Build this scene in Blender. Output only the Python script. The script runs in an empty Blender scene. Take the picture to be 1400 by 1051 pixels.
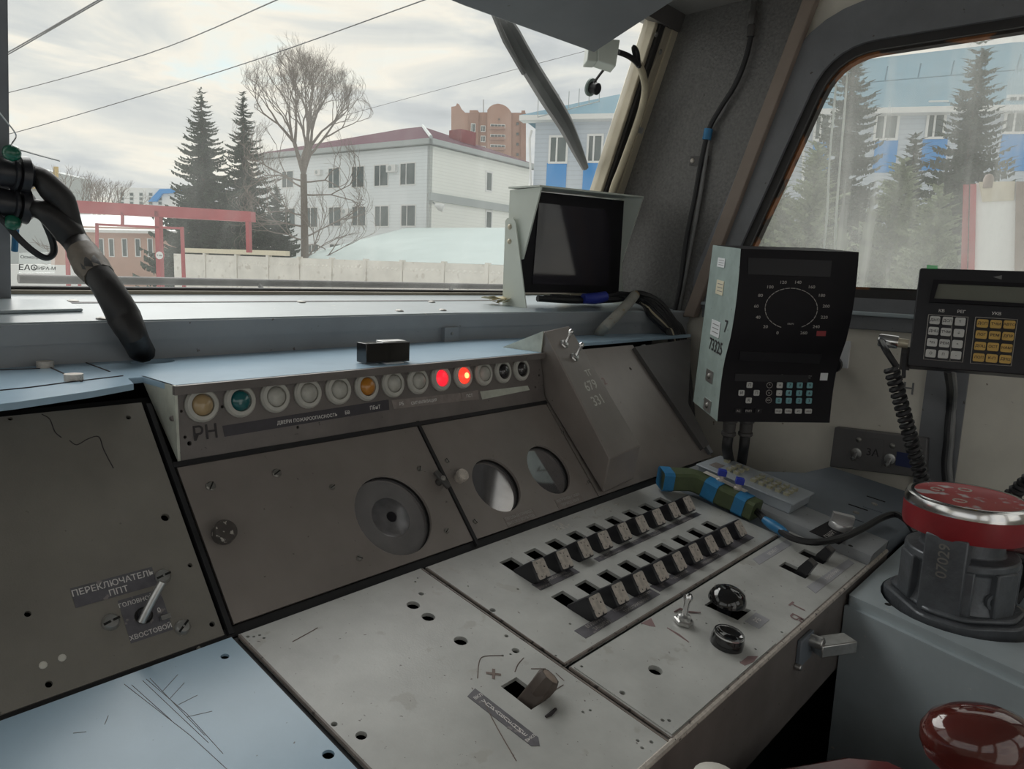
import bpy, bmesh, math, random
from mathutils import Vector, Matrix
random.seed(7)
V = Vector
scene = bpy.context.scene
COL = scene.collection

# ------------------------------------------------------------------ camera
# Lateral, forward and up axes of the cab as seen by the lens (image x right, y down, z ahead), focal 1000 px of 1400.
FPX = 1000.0
_L = V((900., -120., 1000.)).normalized()
_F = V((-1141., -200., 1000.)); _F = (_F - _L * _F.dot(_L)).normalized()
_U = _F.cross(_L); _U = -_U if _U.y > 0 else _U
ROT = Matrix((_L, _F, _U))                    # image axes -> cab axes (x right, y ahead, z up)
O = V((0., 0., 1.4))                          # eye point above the cab floor
cam_data = bpy.data.cameras.new('camera')
cam_data.sensor_fit = 'HORIZONTAL'; cam_data.sensor_width = 36.0
cam_data.lens = 36.0 * FPX / 1400.0
cam_data.clip_start = 0.02; cam_data.clip_end = 1000
cam = bpy.data.objects.new('camera', cam_data); COL.objects.link(cam)
ex = ROT @ V((1, 0, 0)); ey = -(ROT @ V((0, 1, 0))); ez = -(ROT @ V((0, 0, 1)))
cam.matrix_world = Matrix(((ex.x, ey.x, ez.x, O.x), (ex.y, ey.y, ez.y, O.y), (ex.z, ey.z, ez.z, O.z), (0, 0, 0, 1)))
scene.camera = cam

# ------------------------------------------------------------------ sky, sun, exposure
SKY_STRENGTH = 1.0
world = bpy.data.worlds.new('overcast_sky'); scene.world = world
world.use_nodes = True
nt = world.node_tree; nt.nodes.clear()
def N(tree, kind, **kw):
    nd = tree.nodes.new(kind)
    for k, v in kw.items(): setattr(nd, k, v)
    return nd
tc = N(nt, 'ShaderNodeTexCoord')
mp = N(nt, 'ShaderNodeMapping'); mp.inputs['Scale'].default_value = (1.0, 1.0, 4.5)
mp.inputs['Rotation'].default_value = (0.06, 0.1, 0)
nz = N(nt, 'ShaderNodeTexNoise'); nz.inputs['Scale'].default_value = 3.2; nz.inputs['Detail'].default_value = 7; nz.inputs['Roughness'].default_value = .55
nz.inputs['Distortion'].default_value = .5
rp = N(nt, 'ShaderNodeValToRGB')
e = rp.color_ramp.elements
e[0].position = .30; e[0].color = (.50, .52, .535, 1)
e[1].position = .72; e[1].color = (.82, .94, .94, 1)
for p, c in ((.42, (.61, .63, .635, 1)), (.52, (.78, .775, .73, 1)), (.61, (.98, .915, .80, 1))):
    q = e.new(p); q.color = c
bg = N(nt, 'ShaderNodeBackground'); bg.inputs['Strength'].default_value = SKY_STRENGTH
out = N(nt, 'ShaderNodeOutputWorld')
nt.links.new(tc.outputs['Generated'], mp.inputs['Vector']); nt.links.new(mp.outputs[0], nz.inputs['Vector'])
nt.links.new(nz.outputs['Fac'], rp.inputs['Fac']); nt.links.new(rp.outputs['Color'], bg.inputs['Color']); nt.links.new(bg.outputs[0], out.inputs['Surface'])

sun_data = bpy.data.lights.new('veiled_sun', 'SUN')
sun_data.energy = 2.7; sun_data.angle = math.radians(55); sun_data.color = (1.0, .98, .95)
sun = bpy.data.objects.new('veiled_sun', sun_data); COL.objects.link(sun)
sun.rotation_euler = V((.20, .66, .71)).to_track_quat('Z', 'Y').to_euler()   # veiled by cloud, ahead and to the right of the train

scene.view_settings.view_transform = 'Standard'
scene.view_settings.look = 'None'
scene.view_settings.exposure = 0.0
scene.view_settings.gamma = 1.0
scene.view_settings.use_curve_mapping = False

# ------------------------------------------------------------------ projection helpers (metres, relative to the eye)
def ray(px, py): return ROT @ V(((px - 700) / FPX, (py - 525.5) / FPX, 1.0))
def hit(px, py, p, n):
    d = ray(px, py); return d * (V(p).dot(V(n)) / d.dot(V(n)))
def zat(px, py, z): return hit(px, py, (0, 0, z), (0, 0, 1))
def yat(px, py, y): return hit(px, py, (0, y, 0), (0, 1, 0))
def xat(px, py, x): return hit(px, py, (x, 0, 0), (1, 0, 0))
def far(px, py, d): return ray(px, py) * d

class Plane:
    def __init__(s, p, ex, ey):
        s.p = V(p); s.ex = V(ex).normalized(); s.n = s.ex.cross(V(ey)).normalized(); s.ey = s.n.cross(s.ex)
    def at(s, px, py, off=0): return hit(px, py, s.p + s.n * off, s.n)
    def uv(s, px, py, off=0):
        q = s.at(px, py, off) - s.p; return (q.dot(s.ex), q.dot(s.ey))
    def pt(s, u, v, w=0): return s.p + s.ex * u + s.ey * v + s.n * w
    def M(s, o, rot=0):
        a = s.ex * math.cos(rot) + s.ey * math.sin(rot); b = s.n.cross(a)
        return Matrix(((a.x, b.x, s.n.x, o.x), (a.y, b.y, s.n.y, o.y), (a.z, b.z, s.n.z, o.z), (0, 0, 0, 1)))
    def Mpx(s, px, py, off=0, rot=0): return s.M(s.at(px, py, off), rot)
    def F(s): return s.M(s.p)

def frame(o, z, x=None):
    z = V(z).normalized()
    x = V(x) if x is not None else (V((1, 0, 0)) if abs(z.x) < .9 else V((0, 1, 0)))
    x = (x - z * x.dot(z)).normalized(); y = z.cross(x)
    return Matrix(((x.x, y.x, z.x, o[0]), (x.y, y.y, z.y, o[1]), (x.z, y.z, z.z, o[2]), (0, 0, 0, 1)))
def T(x, y, z): return Matrix.Translation((x, y, z))
def lerp(a, b, t): return a + (b - a) * t

# ------------------------------------------------------------------ materials
MATS = {}
def mat(name, col, rough=.5, metal=0., var=.18, scale=14., bump=0., bscale=300., speck=None, speckscale=60., specklev=.36, spec=.5, coat=0., emit=None, estr=0., patch=None, patchscale=9., patchlev=.55):
    if name in MATS: return name
    m = bpy.data.materials.new(name); m.use_nodes = True
    t = m.node_tree; b = t.nodes['Principled BSDF']
    b.inputs['Roughness'].default_value = rough; b.inputs['Metallic'].default_value = metal
    b.inputs['Specular IOR Level'].default_value = spec
    if coat: b.inputs['Coat Weight'].default_value = coat; b.inputs['Coat Roughness'].default_value = .08
    tcn = N(t, 'ShaderNodeTexCoord')
    nz = N(t, 'ShaderNodeTexNoise'); nz.inputs['Scale'].default_value = scale; nz.inputs['Detail'].default_value = 6; nz.inputs['Roughness'].default_value = .6
    t.links.new(tcn.outputs['Object'], nz.inputs['Vector'])
    r = N(t, 'ShaderNodeValToRGB')
    r.color_ramp.elements[0].position = .28; r.color_ramp.elements[1].position = .72
    lo = [c * (1 - var) for c in col]; hi = [min(1, c * (1 + var * .6)) for c in col]
    r.color_ramp.elements[0].color = (*lo, 1); r.color_ramp.elements[1].color = (*hi, 1)
    t.links.new(nz.outputs['Fac'], r.inputs['Fac'])
    colout = r.outputs['Color']
    for (cc, sc, lev, inv) in ((patch, patchscale, patchlev, False), (speck, speckscale, specklev, True)):
        if cc is None: continue
        n2 = N(t, 'ShaderNodeTexNoise'); n2.inputs['Scale'].default_value = sc; n2.inputs['Detail'].default_value = 4
        t.links.new(tcn.outputs['Object'], n2.inputs['Vector'])
        rr = N(t, 'ShaderNodeValToRGB')
        w = .02
        if inv:
            rr.color_ramp.elements[0].position = lev - w; rr.color_ramp.elements[0].color = (1, 1, 1, 1)
            rr.color_ramp.elements[1].position = lev + w; rr.color_ramp.elements[1].color = (0, 0, 0, 1)
        else:
            rr.color_ramp.elements[0].position = lev - w; rr.color_ramp.elements[0].color = (0, 0, 0, 1)
            rr.color_ramp.elements[1].position = lev + w; rr.color_ramp.elements[1].color = (1, 1, 1, 1)
        mx = N(t, 'ShaderNodeMix'); mx.data_type = 'RGBA'
        t.links.new(n2.outputs['Fac'], rr.inputs['Fac']); t.links.new(rr.outputs['Color'], mx.inputs['Factor'])
        t.links.new(colout, mx.inputs['A']); mx.inputs['B'].default_value = (*cc, 1)
        colout = mx.outputs['Result']
    t.links.new(colout, b.inputs['Base Color'])
    if bump:
        n3 = N(t, 'ShaderNodeTexNoise'); n3.inputs['Scale'].default_value = bscale; n3.inputs['Detail'].default_value = 3
        t.links.new(tcn.outputs['Object'], n3.inputs['Vector'])
        bp = N(t, 'ShaderNodeBump'); bp.inputs['Strength'].default_value = bump; bp.inputs['Distance'].default_value = .002
        t.links.new(n3.outputs['Fac'], bp.inputs['Height']); t.links.new(bp.outputs['Normal'], b.inputs['Normal'])
    if emit:
        b.inputs['Emission Color'].default_value = (*emit, 1); b.inputs['Emission Strength'].default_value = estr
    MATS[name] = m
    return name

def glass(name, dirt, streak, tint=(.97, .98, .98), gloss=.06, dcol=(.8, .82, .8)):
    m = bpy.data.materials.new(name); m.use_nodes = True
    t = m.node_tree; t.nodes.clear()
    o = N(t, 'ShaderNodeOutputMaterial'); tr = N(t, 'ShaderNodeBsdfTransparent'); tr.inputs['Color'].default_value = (*tint, 1)
    gl = N(t, 'ShaderNodeBsdfGlossy'); gl.inputs['Roughness'].default_value = .02
    m1 = N(t, 'ShaderNodeMixShader'); fr = N(t, 'ShaderNodeLayerWeight'); fr.inputs['Blend'].default_value = gloss
    t.links.new(fr.outputs['Fresnel'], m1.inputs['Fac']); t.links.new(tr.outputs[0], m1.inputs[1]); t.links.new(gl.outputs[0], m1.inputs[2])
    df = N(t, 'ShaderNodeBsdfTranslucent'); df.inputs['Color'].default_value = (*dcol, 1)
    tcn = N(t, 'ShaderNodeTexCoord'); mpn = N(t, 'ShaderNodeMapping'); mpn.inputs['Scale'].default_value = (9, 9, .5)
    nz = N(t, 'ShaderNodeTexNoise'); nz.inputs['Scale'].default_value = 2.2; nz.inputs['Detail'].default_value = 6
    t.links.new(tcn.outputs['Object'], mpn.inputs['Vector']); t.links.new(mpn.outputs[0], nz.inputs['Vector'])
    n2 = N(t, 'ShaderNodeTexNoise'); n2.inputs['Scale'].default_value = 4; n2.inputs['Detail'].default_value = 8
    t.links.new(tcn.outputs['Object'], n2.inputs['Vector'])
    a = N(t, 'ShaderNodeMapRange'); a.inputs['From Min'].default_value = .52; a.inputs['From Max'].default_value = .8
    a.inputs['To Min'].default_value = 0; a.inputs['To Max'].default_value = streak
    t.links.new(nz.outputs['Fac'], a.inputs['Value'])
    c = N(t, 'ShaderNodeMapRange'); c.inputs['From Min'].default_value = .3; c.inputs['From Max'].default_value = .75
    c.inputs['To Min'].default_value = dirt * .5; c.inputs['To Max'].default_value = dirt * 1.5
    t.links.new(n2.outputs['Fac'], c.inputs['Value'])
    ad = N(t, 'ShaderNodeMath'); ad.operation = 'ADD'
    t.links.new(a.outputs[0], ad.inputs[0]); t.links.new(c.outputs[0], ad.inputs[1])
    m2 = N(t, 'ShaderNodeMixShader')
    t.links.new(ad.outputs[0], m2.inputs['Fac']); t.links.new(m1.outputs[0], m2.inputs[1]); t.links.new(df.outputs[0], m2.inputs[2])
    t.links.new(m2.outputs[0], o.inputs['Surface'])
    MATS[name] = m; return name

PAINT = (.42, .405, .365)
mat('grey_paint', (.51, .515, .495), .34, var=.20, scale=9, bump=.12, bscale=350, speck=(.16, .14, .13), speckscale=150, specklev=.285, patch=(.43, .425, .40), patchscale=22, patchlev=.66)
mat('panel_paint', (.26, .231, .213), .34, var=.22, scale=5, bump=.10, bscale=350, speck=(.12, .10, .09), speckscale=130, specklev=.27)
mat('olive_paint', (.235, .22, .195), .38, var=.18, scale=6, bump=.25, bscale=420, speck=(.15, .14, .12), speckscale=140, specklev=.26)
mat('lamp_and_shade_paint', (.165, .146, .138), .42, var=.25, scale=12, speck=(.05, .045, .04), speckscale=100, specklev=.28)
mat('blue_paint', (.37, .52, .65), .27, var=.10, scale=5, bump=.03, bscale=300, speck=(.13, .14, .15), speckscale=120, specklev=.24)
mat('ledge_paint', (.42, .48, .51), .28, var=.14, scale=8, speck=(.62, .62, .58), speckscale=70, specklev=.27)
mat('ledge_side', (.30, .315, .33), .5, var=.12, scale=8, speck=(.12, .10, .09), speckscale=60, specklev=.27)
mat('dark_blue_paint', (.15, .175, .205), .45, var=.12, scale=9, speck=(.33, .34, .34), speckscale=90, specklev=.25)
mat('cream_wall', (.76, .72, .635), .7, var=.14, scale=4, speck=(.22, .17, .12), speckscale=35, specklev=.27)
mat('hammer_grey', (.155, .15, .145), .36, var=.35, scale=110, bump=.9, bscale=130, speck=(.06, .055, .05), speckscale=40, specklev=.25)
mat('dark_frame', (.085, .08, .078), .5, var=.2, scale=10)
mat('knob_worn', (.075, .065, .06), .35, var=.3, scale=60, speck=(.45, .42, .38), speckscale=140, specklev=.36)
mat('worn_edge', (.20, .17, .15), .45, var=.35, scale=30, speck=(.05, .04, .035), speckscale=80, specklev=.38)
mat('brown_trim', (.27, .215, .18), .5, var=.15, scale=10)
mat('grey_trim', (.19, .195, .21), .42, var=.15, scale=10, speck=(.08, .07, .06), speckscale=50, specklev=.28)
mat('beige_trim', (.36, .32, .25), .5, var=.2, scale=12)
mat('cream_trim', (.60, .54, .42), .38, metal=.35, var=.2, scale=6)
mat('rubber', (.018, .018, .02), .55, var=.2)
mat('gasket', (.03, .028, .028), .6, var=.2)
mat('rust', (.22, .085, .03), .8, var=.4, scale=40, patch=(.03, .025, .022), patchscale=7, patchlev=.5)
mat('black_gap', (.012, .011, .011), .8, var=.1)
mat('black_plastic', (.018, .018, .022), .35, var=.2, scale=20)
mat('black_matte', (.012, .011, .014), .6, var=.15, scale=20, spec=.2)
mat('black_gloss', (.01, .01, .011), .07, var=.1, coat=.6)
mat('worn_steel', (.60, .545, .49), .45, metal=.25, var=.3, scale=120, speck=(.06, .05, .05), speckscale=160, specklev=.33)
mat('chrome', (.75, .75, .75), .18, metal=1, var=.1)
mat('steel', (.55, .55, .54), .3, metal=.9, var=.2, scale=60)
mat('screw_head', (.30, .29, .27), .4, metal=.7, var=.2, scale=90)
mat('hole_dark', (.01, .009, .008), .9, var=.1)
mat('white_paint', (.62, .66, .60), .45, var=.06, scale=6)
mat('cheek_paint', (.55, .57, .50), .5, var=.25, scale=25)
mat('display_side', (.34, .42, .40), .5, var=.18, scale=25, speck=(.10, .11, .10), speckscale=80, specklev=.28)
mat('sticker_white', (.78, .80, .82), .6, var=.05)
mat('sticker_cream', (.72, .66, .50), .6, var=.08)
mat('label_grey', (.13, .125, .14), .45, var=.25, scale=60, patch=(.24, .22, .22), patchscale=70, patchlev=.66)
mat('label_dark', (.045, .04, .05), .45, var=.2, scale=60)
mat('label_faded', (.38, .38, .41), .4, var=.1, scale=60)
mat('dark_brown', (.085, .065, .055), .5, var=.25, scale=40)
mat('worn_brown', (.30, .24, .20), .5, var=.3, scale=60)
mat('alu', (.72, .72, .72), .35, metal=.6, var=.08)
mat('label_brown', (.26, .225, .21), .45, var=.25, scale=60)
mat('ink_white', (.72, .70, .68), .6, var=.1)
mat('ink_dim', (.42, .40, .38), .6, var=.1)
mat('ink_grey', (.20, .20, .20), .6, var=.1)
mat('ink_black', (.03, .025, .028), .6, var=.2)
mat('ink_brown', (.20, .15, .13), .6, var=.2)
mat('ink_purple', (.26, .17, .17), .6, var=.2)
mat('crayon', (.62, .60, .56), .8, var=.3, scale=200)
mat('key_white', (.58, .58, .56), .45, var=.08)
mat('key_teal', (.19, .42, .46), .45, var=.08)
mat('key_amber', (.60, .38, .10), .45, var=.12, scale=50)
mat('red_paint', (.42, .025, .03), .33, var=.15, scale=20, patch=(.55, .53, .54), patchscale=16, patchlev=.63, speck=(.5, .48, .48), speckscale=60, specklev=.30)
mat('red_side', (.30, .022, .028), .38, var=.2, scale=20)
mat('cast_iron', (.13, .14, .155), .36, metal=.3, var=.3, scale=25, bump=.5, bscale=90)
mat('maroon', (.14, .03, .03), .22, var=.25, scale=20, coat=.4)
mat('maroon_knob', (.10, .018, .014), .10, var=.2, coat=.8)
mat('army_green', (.075, .10, .045), .5, var=.25, scale=30)
mat('tape_blue', (.03, .20, .42), .42, var=.2, scale=30)
mat('button_blue', (.03, .05, .38), .4, var=.1)
mat('navy', (.02, .03, .10), .4, var=.1)
mat('wall_box', (.13, .125, .125), .5, var=.1)
mat('plate_ivory', (.62, .60, .54), .5, var=.1)
mat('grey_box', (.40, .44, .48), .4, var=.1, scale=20)
mat('yellow_key', (.45, .43, .30), .45, var=.25, scale=60)
mat('bezel', (.50, .49, .45), .4, var=.2, scale=30)
mat('lens_amber', (.42, .30, .16), .25, var=.1, coat=.5)
mat('lens_teal', (.01, .12, .13), .12, var=.1, coat=.8)
mat('lens_clear', (.46, .45, .41), .35, var=.2, scale=60, coat=.2)
mat('lens_orange', (.50, .20, .02), .2, var=.1, coat=.6)
mat('lens_black', (.02, .018, .02), .1, var=.1, coat=.8)
mat('lens_red', (.6, .01, .02), .2, var=.05, emit=(1, .02, .04), estr=1.0)
mat('lens_red_hot', (.6, .02, .02), .2, var=.05, emit=(1, .04, .02), estr=1.6)
mat('lamp_hot', (.9, .3, .1), .2, var=.05, emit=(1, .35, .12), estr=2.5)
mat('lcd', (.15, .155, .13), .25, var=.05)
mat('screen_dark', (.035, .032, .04), .07, var=.05)
mat('gauge_glass', (.40, .39, .40), .06, metal=.75, var=.25, scale=12)
mat('gauge_dial', (.22, .215, .225), .25, metal=.5, var=.4, scale=25)
mat('yellow_paper', (.60, .53, .34), .7, var=.2, scale=30)
mat('green_tape', (.02, .55, .12), .5, var=.1)
mat('green_ball', (.01, .12, .07), .25, var=.2, coat=.4)
mat('black_tape', (.016, .014, .014), .5, var=.3, scale=40, bump=.5, bscale=60)
mat('brown_tape', (.12, .095, .07), .5, var=.3, scale=40, bump=.4, bscale=60)
mat('sleeve_cream', (.50, .44, .32), .5, var=.2, scale=30)
mat('pipe_grey', (.38, .37, .33), .45, var=.25, scale=30, speck=(.28, .20, .10), speckscale=30, specklev=.36)
mat('floor_dark', (.03, .028, .032), .7, var=.3)
mat('ceiling_dark', (.26, .25, .24), .6, var=.1)
mat('visor_grey', (.22, .23, .245), .5, var=.08, scale=10, speck=(.12, .12, .12), speckscale=60, specklev=.25)
mat('wiper_black', (.05, .052, .055), .4, var=.25)
# outdoors
mat('siding_shaded', (.70, .75, .76), .6, var=.05, scale=1)  # bluish tint paints the shade on the left face of the office
mat('siding_sunlit', (.77, .79, .74), .6, var=.05, scale=1)  # same siding, warmer tint paints the light on the right face
mat('roof_maroon', (.085, .018, .04), .9, spec=.15, var=.15, scale=2)
mat('roof_red', (.30, .06, .07), .85, spec=.15, var=.15, scale=2)
mat('fascia', (.42, .46, .46), .6, var=.06)
mat('window_white', (.78, .79, .78), .5, var=.04)
mat('window_glass', (.10, .13, .13), .08, var=.3, scale=.7)
mat('brick_tower', (.40, .235, .175), .8, var=.12, scale=.4)
mat('brick_tower_dark', (.33, .19, .145), .8, var=.12, scale=.4)
mat('siding_blue', (.52, .58, .65), .6, var=.04, scale=1)
mat('panel_blue', (.02, .27, .68), .5, var=.06)
mat('roof_blue', (.17, .29, .36), .85, spec=.15, var=.08, scale=1)
mat('concrete', (.78, .76, .70), .8, var=.14, scale=1.2, speck=(.62, .59, .53), speckscale=2.2, specklev=.36)
mat('shed_roof', (.50, .58, .57), .85, spec=.15, var=.06, scale=.5)
mat('snow_ground', (.55, .54, .52), .9, var=.2, scale=.3)
mat('gate_red', (.42, .08, .09), .5, var=.15, scale=2)
mat('brick_pink', (.55, .36, .29), .8, var=.1, scale=1)
mat('yellow_ochre', (.62, .44, .14), .7, var=.1)
mat('spruce', (.045, .075, .045), .8, var=.4, scale=3)
mat('pine_light', (.26, .31, .19), .8, var=.35, scale=2)
mat('bark', (.13, .10, .075), .9, var=.3, scale=10)
mat('twig', (.20, .165, .14), .9, var=.3, scale=10)
mat('cable_black', (.015, .015, .017), .5, var=.2)
mat('cable_grey', (.22, .22, .22), .5, var=.2)
glass('screen_glass', .05, .04)
glass('side_glass', .21, .20)
glass('paint_run', .55, .2)
glass('sticker_film', .18, .02)
glass('plain_glass', .0, .0, gloss=.04)

# ------------------------------------------------------------------ mesh builder
_TXT = {}
def text_mesh(s, bold=False):
    key = s
    if key in _TXT: return _TXT[key]
    cu = bpy.data.curves.new('lettering', 'FONT'); cu.body = s; cu.size = 1.0; cu.resolution_u = 3
    cu.align_x = 'CENTER'; cu.align_y = 'CENTER'; cu.offset = .012
    ob = bpy.data.objects.new('lettering', cu)
    me = bpy.data.meshes.new_from_object(ob)
    vs = [v.co.copy() for v in me.vertices]; fs = [tuple(p.vertices) for p in me.polygons]
    bpy.data.objects.remove(ob); bpy.data.curves.remove(cu); bpy.data.meshes.remove(me)
    _TXT[key] = (vs, fs)
    return vs, fs

class MB:
    def __init__(s): s.v = []; s.f = []; s.m = []; s.mats = []
    def add(s, vs, fs, m, M=None):
        if m not in s.mats: s.mats.append(m)
        mi = s.mats.index(m); b = len(s.v)
        s.v += [(M @ V(v)) if M is not None else V(v) for v in vs]
        for f in fs: s.f.append([i + b for i in f]); s.m.append(mi)
        return s
    def box(s, M, sx, sy, sz, m, c=(0, 0, 0), taper=(1, 1)):
        x, y, z = sx / 2, sy / 2, sz / 2; tx, ty = taper
        vs = [(-x, -y, -z), (x, -y, -z), (x, y, -z), (-x, y, -z), (-x * tx, -y * ty, z), (x * tx, -y * ty, z), (x * tx, y * ty, z), (-x * tx, y * ty, z)]
        vs = [(a + c[0], b + c[1], d + c[2]) for a, b, d in vs]
        return s.add(vs, [(0, 3, 2, 1), (4, 5, 6, 7), (0, 1, 5, 4), (1, 2, 6, 5), (2, 3, 7, 6), (3, 0, 4, 7)], m, M)
    def bb(s, x0, x1, y0, y1, z0, z1, m):
        return s.box(T((x0 + x1) / 2, (y0 + y1) / 2, (z0 + z1) / 2), x1 - x0, y1 - y0, z1 - z0, m)
    def lathe(s, M, prof, m, seg=20, a0=0, ring=False):
        vs = []; fs = []
        for r, z in prof:
            for k in range(seg):
                a = a0 + 2 * math.pi * k / seg; vs.append((r * math.cos(a), r * math.sin(a), z))
        n = len(prof)
        for i in range(n - 1):
            for k in range(seg):
                k2 = (k + 1) % seg
                fs.append((i * seg + k, i * seg + k2, (i + 1) * seg + k2, (i + 1) * seg + k))
        if prof[0][0] > 1e-6 and not ring: fs.append(tuple(reversed(range(seg))))
        if prof[-1][0] > 1e-6 and not ring: fs.append(tuple((n - 1) * seg + k for k in range(seg)))
        return s.add(vs, fs, m, M)
    def cyl(s, M, r, h, m, seg=16, r2=None, z0=0): return s.lathe(M, [(r, z0), (r if r2 is None else r2, z0 + h)], m, seg)
    def dome(s, M, r, h, m, seg=16, z0=0, n=5):
        return s.lathe(M, [(r * math.cos(i * math.pi / 2 / n), z0 + h * math.sin(i * math.pi / 2 / n)) for i in range(n)] + [(1e-7, z0 + h)], m, seg)
    def tube(s, pts, r, m, seg=8, sm=0):
        pts = [V(p) for p in pts]
        if sm: pts = catmull(pts, sm)
        n = len(pts); rr = r if isinstance(r, (list, tuple)) else [r] * n
        if len(rr) != n: rr = [lerp(*_seg(rr, i / (n - 1))) for i in range(n)]
        vs = []; fs = []; prev = None
        for i, p in enumerate(pts):
            t = (pts[min(i + 1, n - 1)] - pts[max(i - 1, 0)])
            t = t.normalized() if t.length > 1e-9 else V((0, 0, 1))
            if prev is None:
                a = V((0, 0, 1)) if abs(t.z) < .9 else V((1, 0, 0)); u = t.cross(a).normalized()
            else: u = (prev - t * prev.dot(t)).normalized()
            prev = u; w = t.cross(u)
            for k in range(seg):
                an = 2 * math.pi * k / seg; vs.append(p + (u * math.cos(an) + w * math.sin(an)) * rr[i])
        for i in range(n - 1):
            for k in range(seg):
                k2 = (k + 1) % seg; fs.append((i * seg + k, i * seg + k2, (i + 1) * seg + k2, (i + 1) * seg + k))
        fs.append(tuple(reversed(range(seg)))); fs.append(tuple((n - 1) * seg + k for k in range(seg)))
        return s.add(vs, fs, m)
    def prism(s, M, poly, z0, z1, m):
        n = len(poly)
        if area(poly) < 0: poly = list(reversed(poly))
        vs = [(x, y, z0) for x, y in poly] + [(x, y, z1) for x, y in poly]
        fs = [tuple(reversed(range(n))), tuple(range(n, 2 * n))] + [(i, (i + 1) % n, n + (i + 1) % n, n + i) for i in range(n)]
        return s.add(vs, fs, m, M)
    def plate(s, M, outer, holes, z0, z1, m):
        bm = bmesh.new(); loops = []
        if area(outer) < 0: outer = list(reversed(outer))
        allE = []
        for lp in [outer] + holes:
            vs = [bm.verts.new((x, y, z1)) for x, y in lp]
            allE += [bm.edges.new((vs[i], vs[(i + 1) % len(vs)])) for i in range(len(vs))]
            loops.append(lp)
        bmesh.ops.triangle_fill(bm, use_beauty=True, use_dissolve=False, edges=allE, normal=(0, 0, 1))
        bm.verts.index_update()
        vs = [tuple(v.co) for v in bm.verts]
        fs = []
        for f in bm.faces:
            idx = [v.index for v in f.verts]
            if f.normal.z < 0 or (f.normal.length < .1): idx.reverse()
            fs.append(idx)
        bm.free()
        s.add(vs, fs, m, M)
        for k, lp in enumerate(loops):
            ccw = area(lp) > 0
            q = lp if (ccw == (k == 0)) else list(reversed(lp))
            n = len(q)
            vv = [(x, y, z0) for x, y in q] + [(x, y, z1) for x, y in q]
            s.add(vv, [(i, (i + 1) % n, n + (i + 1) % n, n + i) for i in range(n)], m, M)
        return s
    def poly(s, pts, m): return s.add(pts, [tuple(range(len(pts)))], m)
    def slab(s, pts, th, m):
        pts = [V(p) for p in pts]; n = len(pts)
        nn = V((0, 0, 0))
        for i in range(n): nn += (pts[i]).cross(pts[(i + 1) % n])
        nn = nn.normalized()
        vs = pts + [p - nn * th for p in pts]
        return s.add(vs, [tuple(range(n)), tuple(reversed(range(n, 2 * n)))] + [(i, n + i, n + (i + 1) % n, (i + 1) % n) for i in range(n)], m)
    def text(s, M, st, size, m, sx=1.0, shear=0):
        vs, fs = text_mesh(st)
        return s.add([((v.x + shear * v.y) * size * sx, v.y * size, 0) for v in vs], fs, m, M)
    def mesh(s, name, org=V((0, 0, 0))):
        me = bpy.data.meshes.new(name)
        me.from_pydata([tuple(v - org) for v in s.v], [], s.f)
        for m in s.mats: me.materials.append(MATS[m])
        me.polygons.foreach_set('material_index', s.m)
        me.polygons.foreach_set('use_smooth', [True] * len(s.f))
        me.update()
        try: me.set_sharp_from_angle(angle=math.radians(38))
        except Exception: pass
        return me
    def build(s, name, parent=None, bev=0, **kw):
        if parent is None:
            xs = [v.x for v in s.v]; ys = [v.y for v in s.v]; zs = [v.z for v in s.v]
            org = V(((min(xs) + max(xs)) / 2, (min(ys) + max(ys)) / 2, min(zs)))
        else: org = ORG[parent]
        ob = bpy.data.objects.new(name, s.mesh(name, org)); COL.objects.link(ob)
        ORG[ob] = org
        if parent is None: ob.location = org + O
        else: ob.parent = parent
        if bev:
            md = ob.modifiers.new('edge', 'BEVEL'); md.width = bev; md.segments = 2; md.limit_method = 'ANGLE'; md.angle_limit = math.radians(40)
        tag(ob, **kw)
        return ob
ORG = {}
def tag(o, label=None, cat=None, group=None, kind=None):
    if label: o['label'] = label
    if cat: o['category'] = cat
    if group: o['group'] = group
    if kind: o['kind'] = kind
    return o
def thing(name, base, label=None, cat=None, group=None, kind=None):
    o = bpy.data.objects.new(name, None); COL.objects.link(o); o.empty_display_size = .05
    o.location = V(base) + O; ORG[o] = V(base)
    return tag(o, label, cat, group, kind)
def inst(me, name, parent, M, label=None):
    ob = bpy.data.objects.new(name, me); COL.objects.link(ob)
    ob.parent = parent; ob.matrix_local = Matrix.Translation(-ORG[parent]) @ M
    ORG[ob] = ORG[parent]
    if label: ob['label'] = label
    return ob
def area(p): return sum(p[i][0] * p[(i + 1) % len(p)][1] - p[(i + 1) % len(p)][0] * p[i][1] for i in range(len(p))) / 2
def _seg(l, t):
    x = t * (len(l) - 1); i = min(int(x), len(l) - 2); return l[i], l[i + 1], x - i
def catmull(p, k):
    q = [p[0] * 2 - p[1]] + list(p) + [p[-1] * 2 - p[-2]]; o = []
    for i in range(1, len(q) - 2):
        a, b, c, d = q[i - 1], q[i], q[i + 1], q[i + 2]
        for j in range(k):
            t = j / k
            o.append(.5 * ((2 * b) + (c - a) * t + (2 * a - 5 * b + 4 * c - d) * t * t + (3 * b - a - 3 * c + d) * t ** 3))
    o.append(V(p[-1])); return o
def circ(c, r, n=14): return [(c[0] + r * math.cos(2 * math.pi * i / n), c[1] + r * math.sin(2 * math.pi * i / n)) for i in range(n)]
def rrect(x0, x1, y0, y1, r, n=4):
    o = []
    for cx, cy, a0 in ((x1 - r, y1 - r, 0), (x0 + r, y1 - r, 90), (x0 + r, y0 + r, 180), (x1 - r, y0 + r, 270)):
        for i in range(n + 1):
            a = math.radians(a0 + 90 * i / n); o.append((cx + r * math.cos(a), cy + r * math.sin(a)))
    return o
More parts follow.
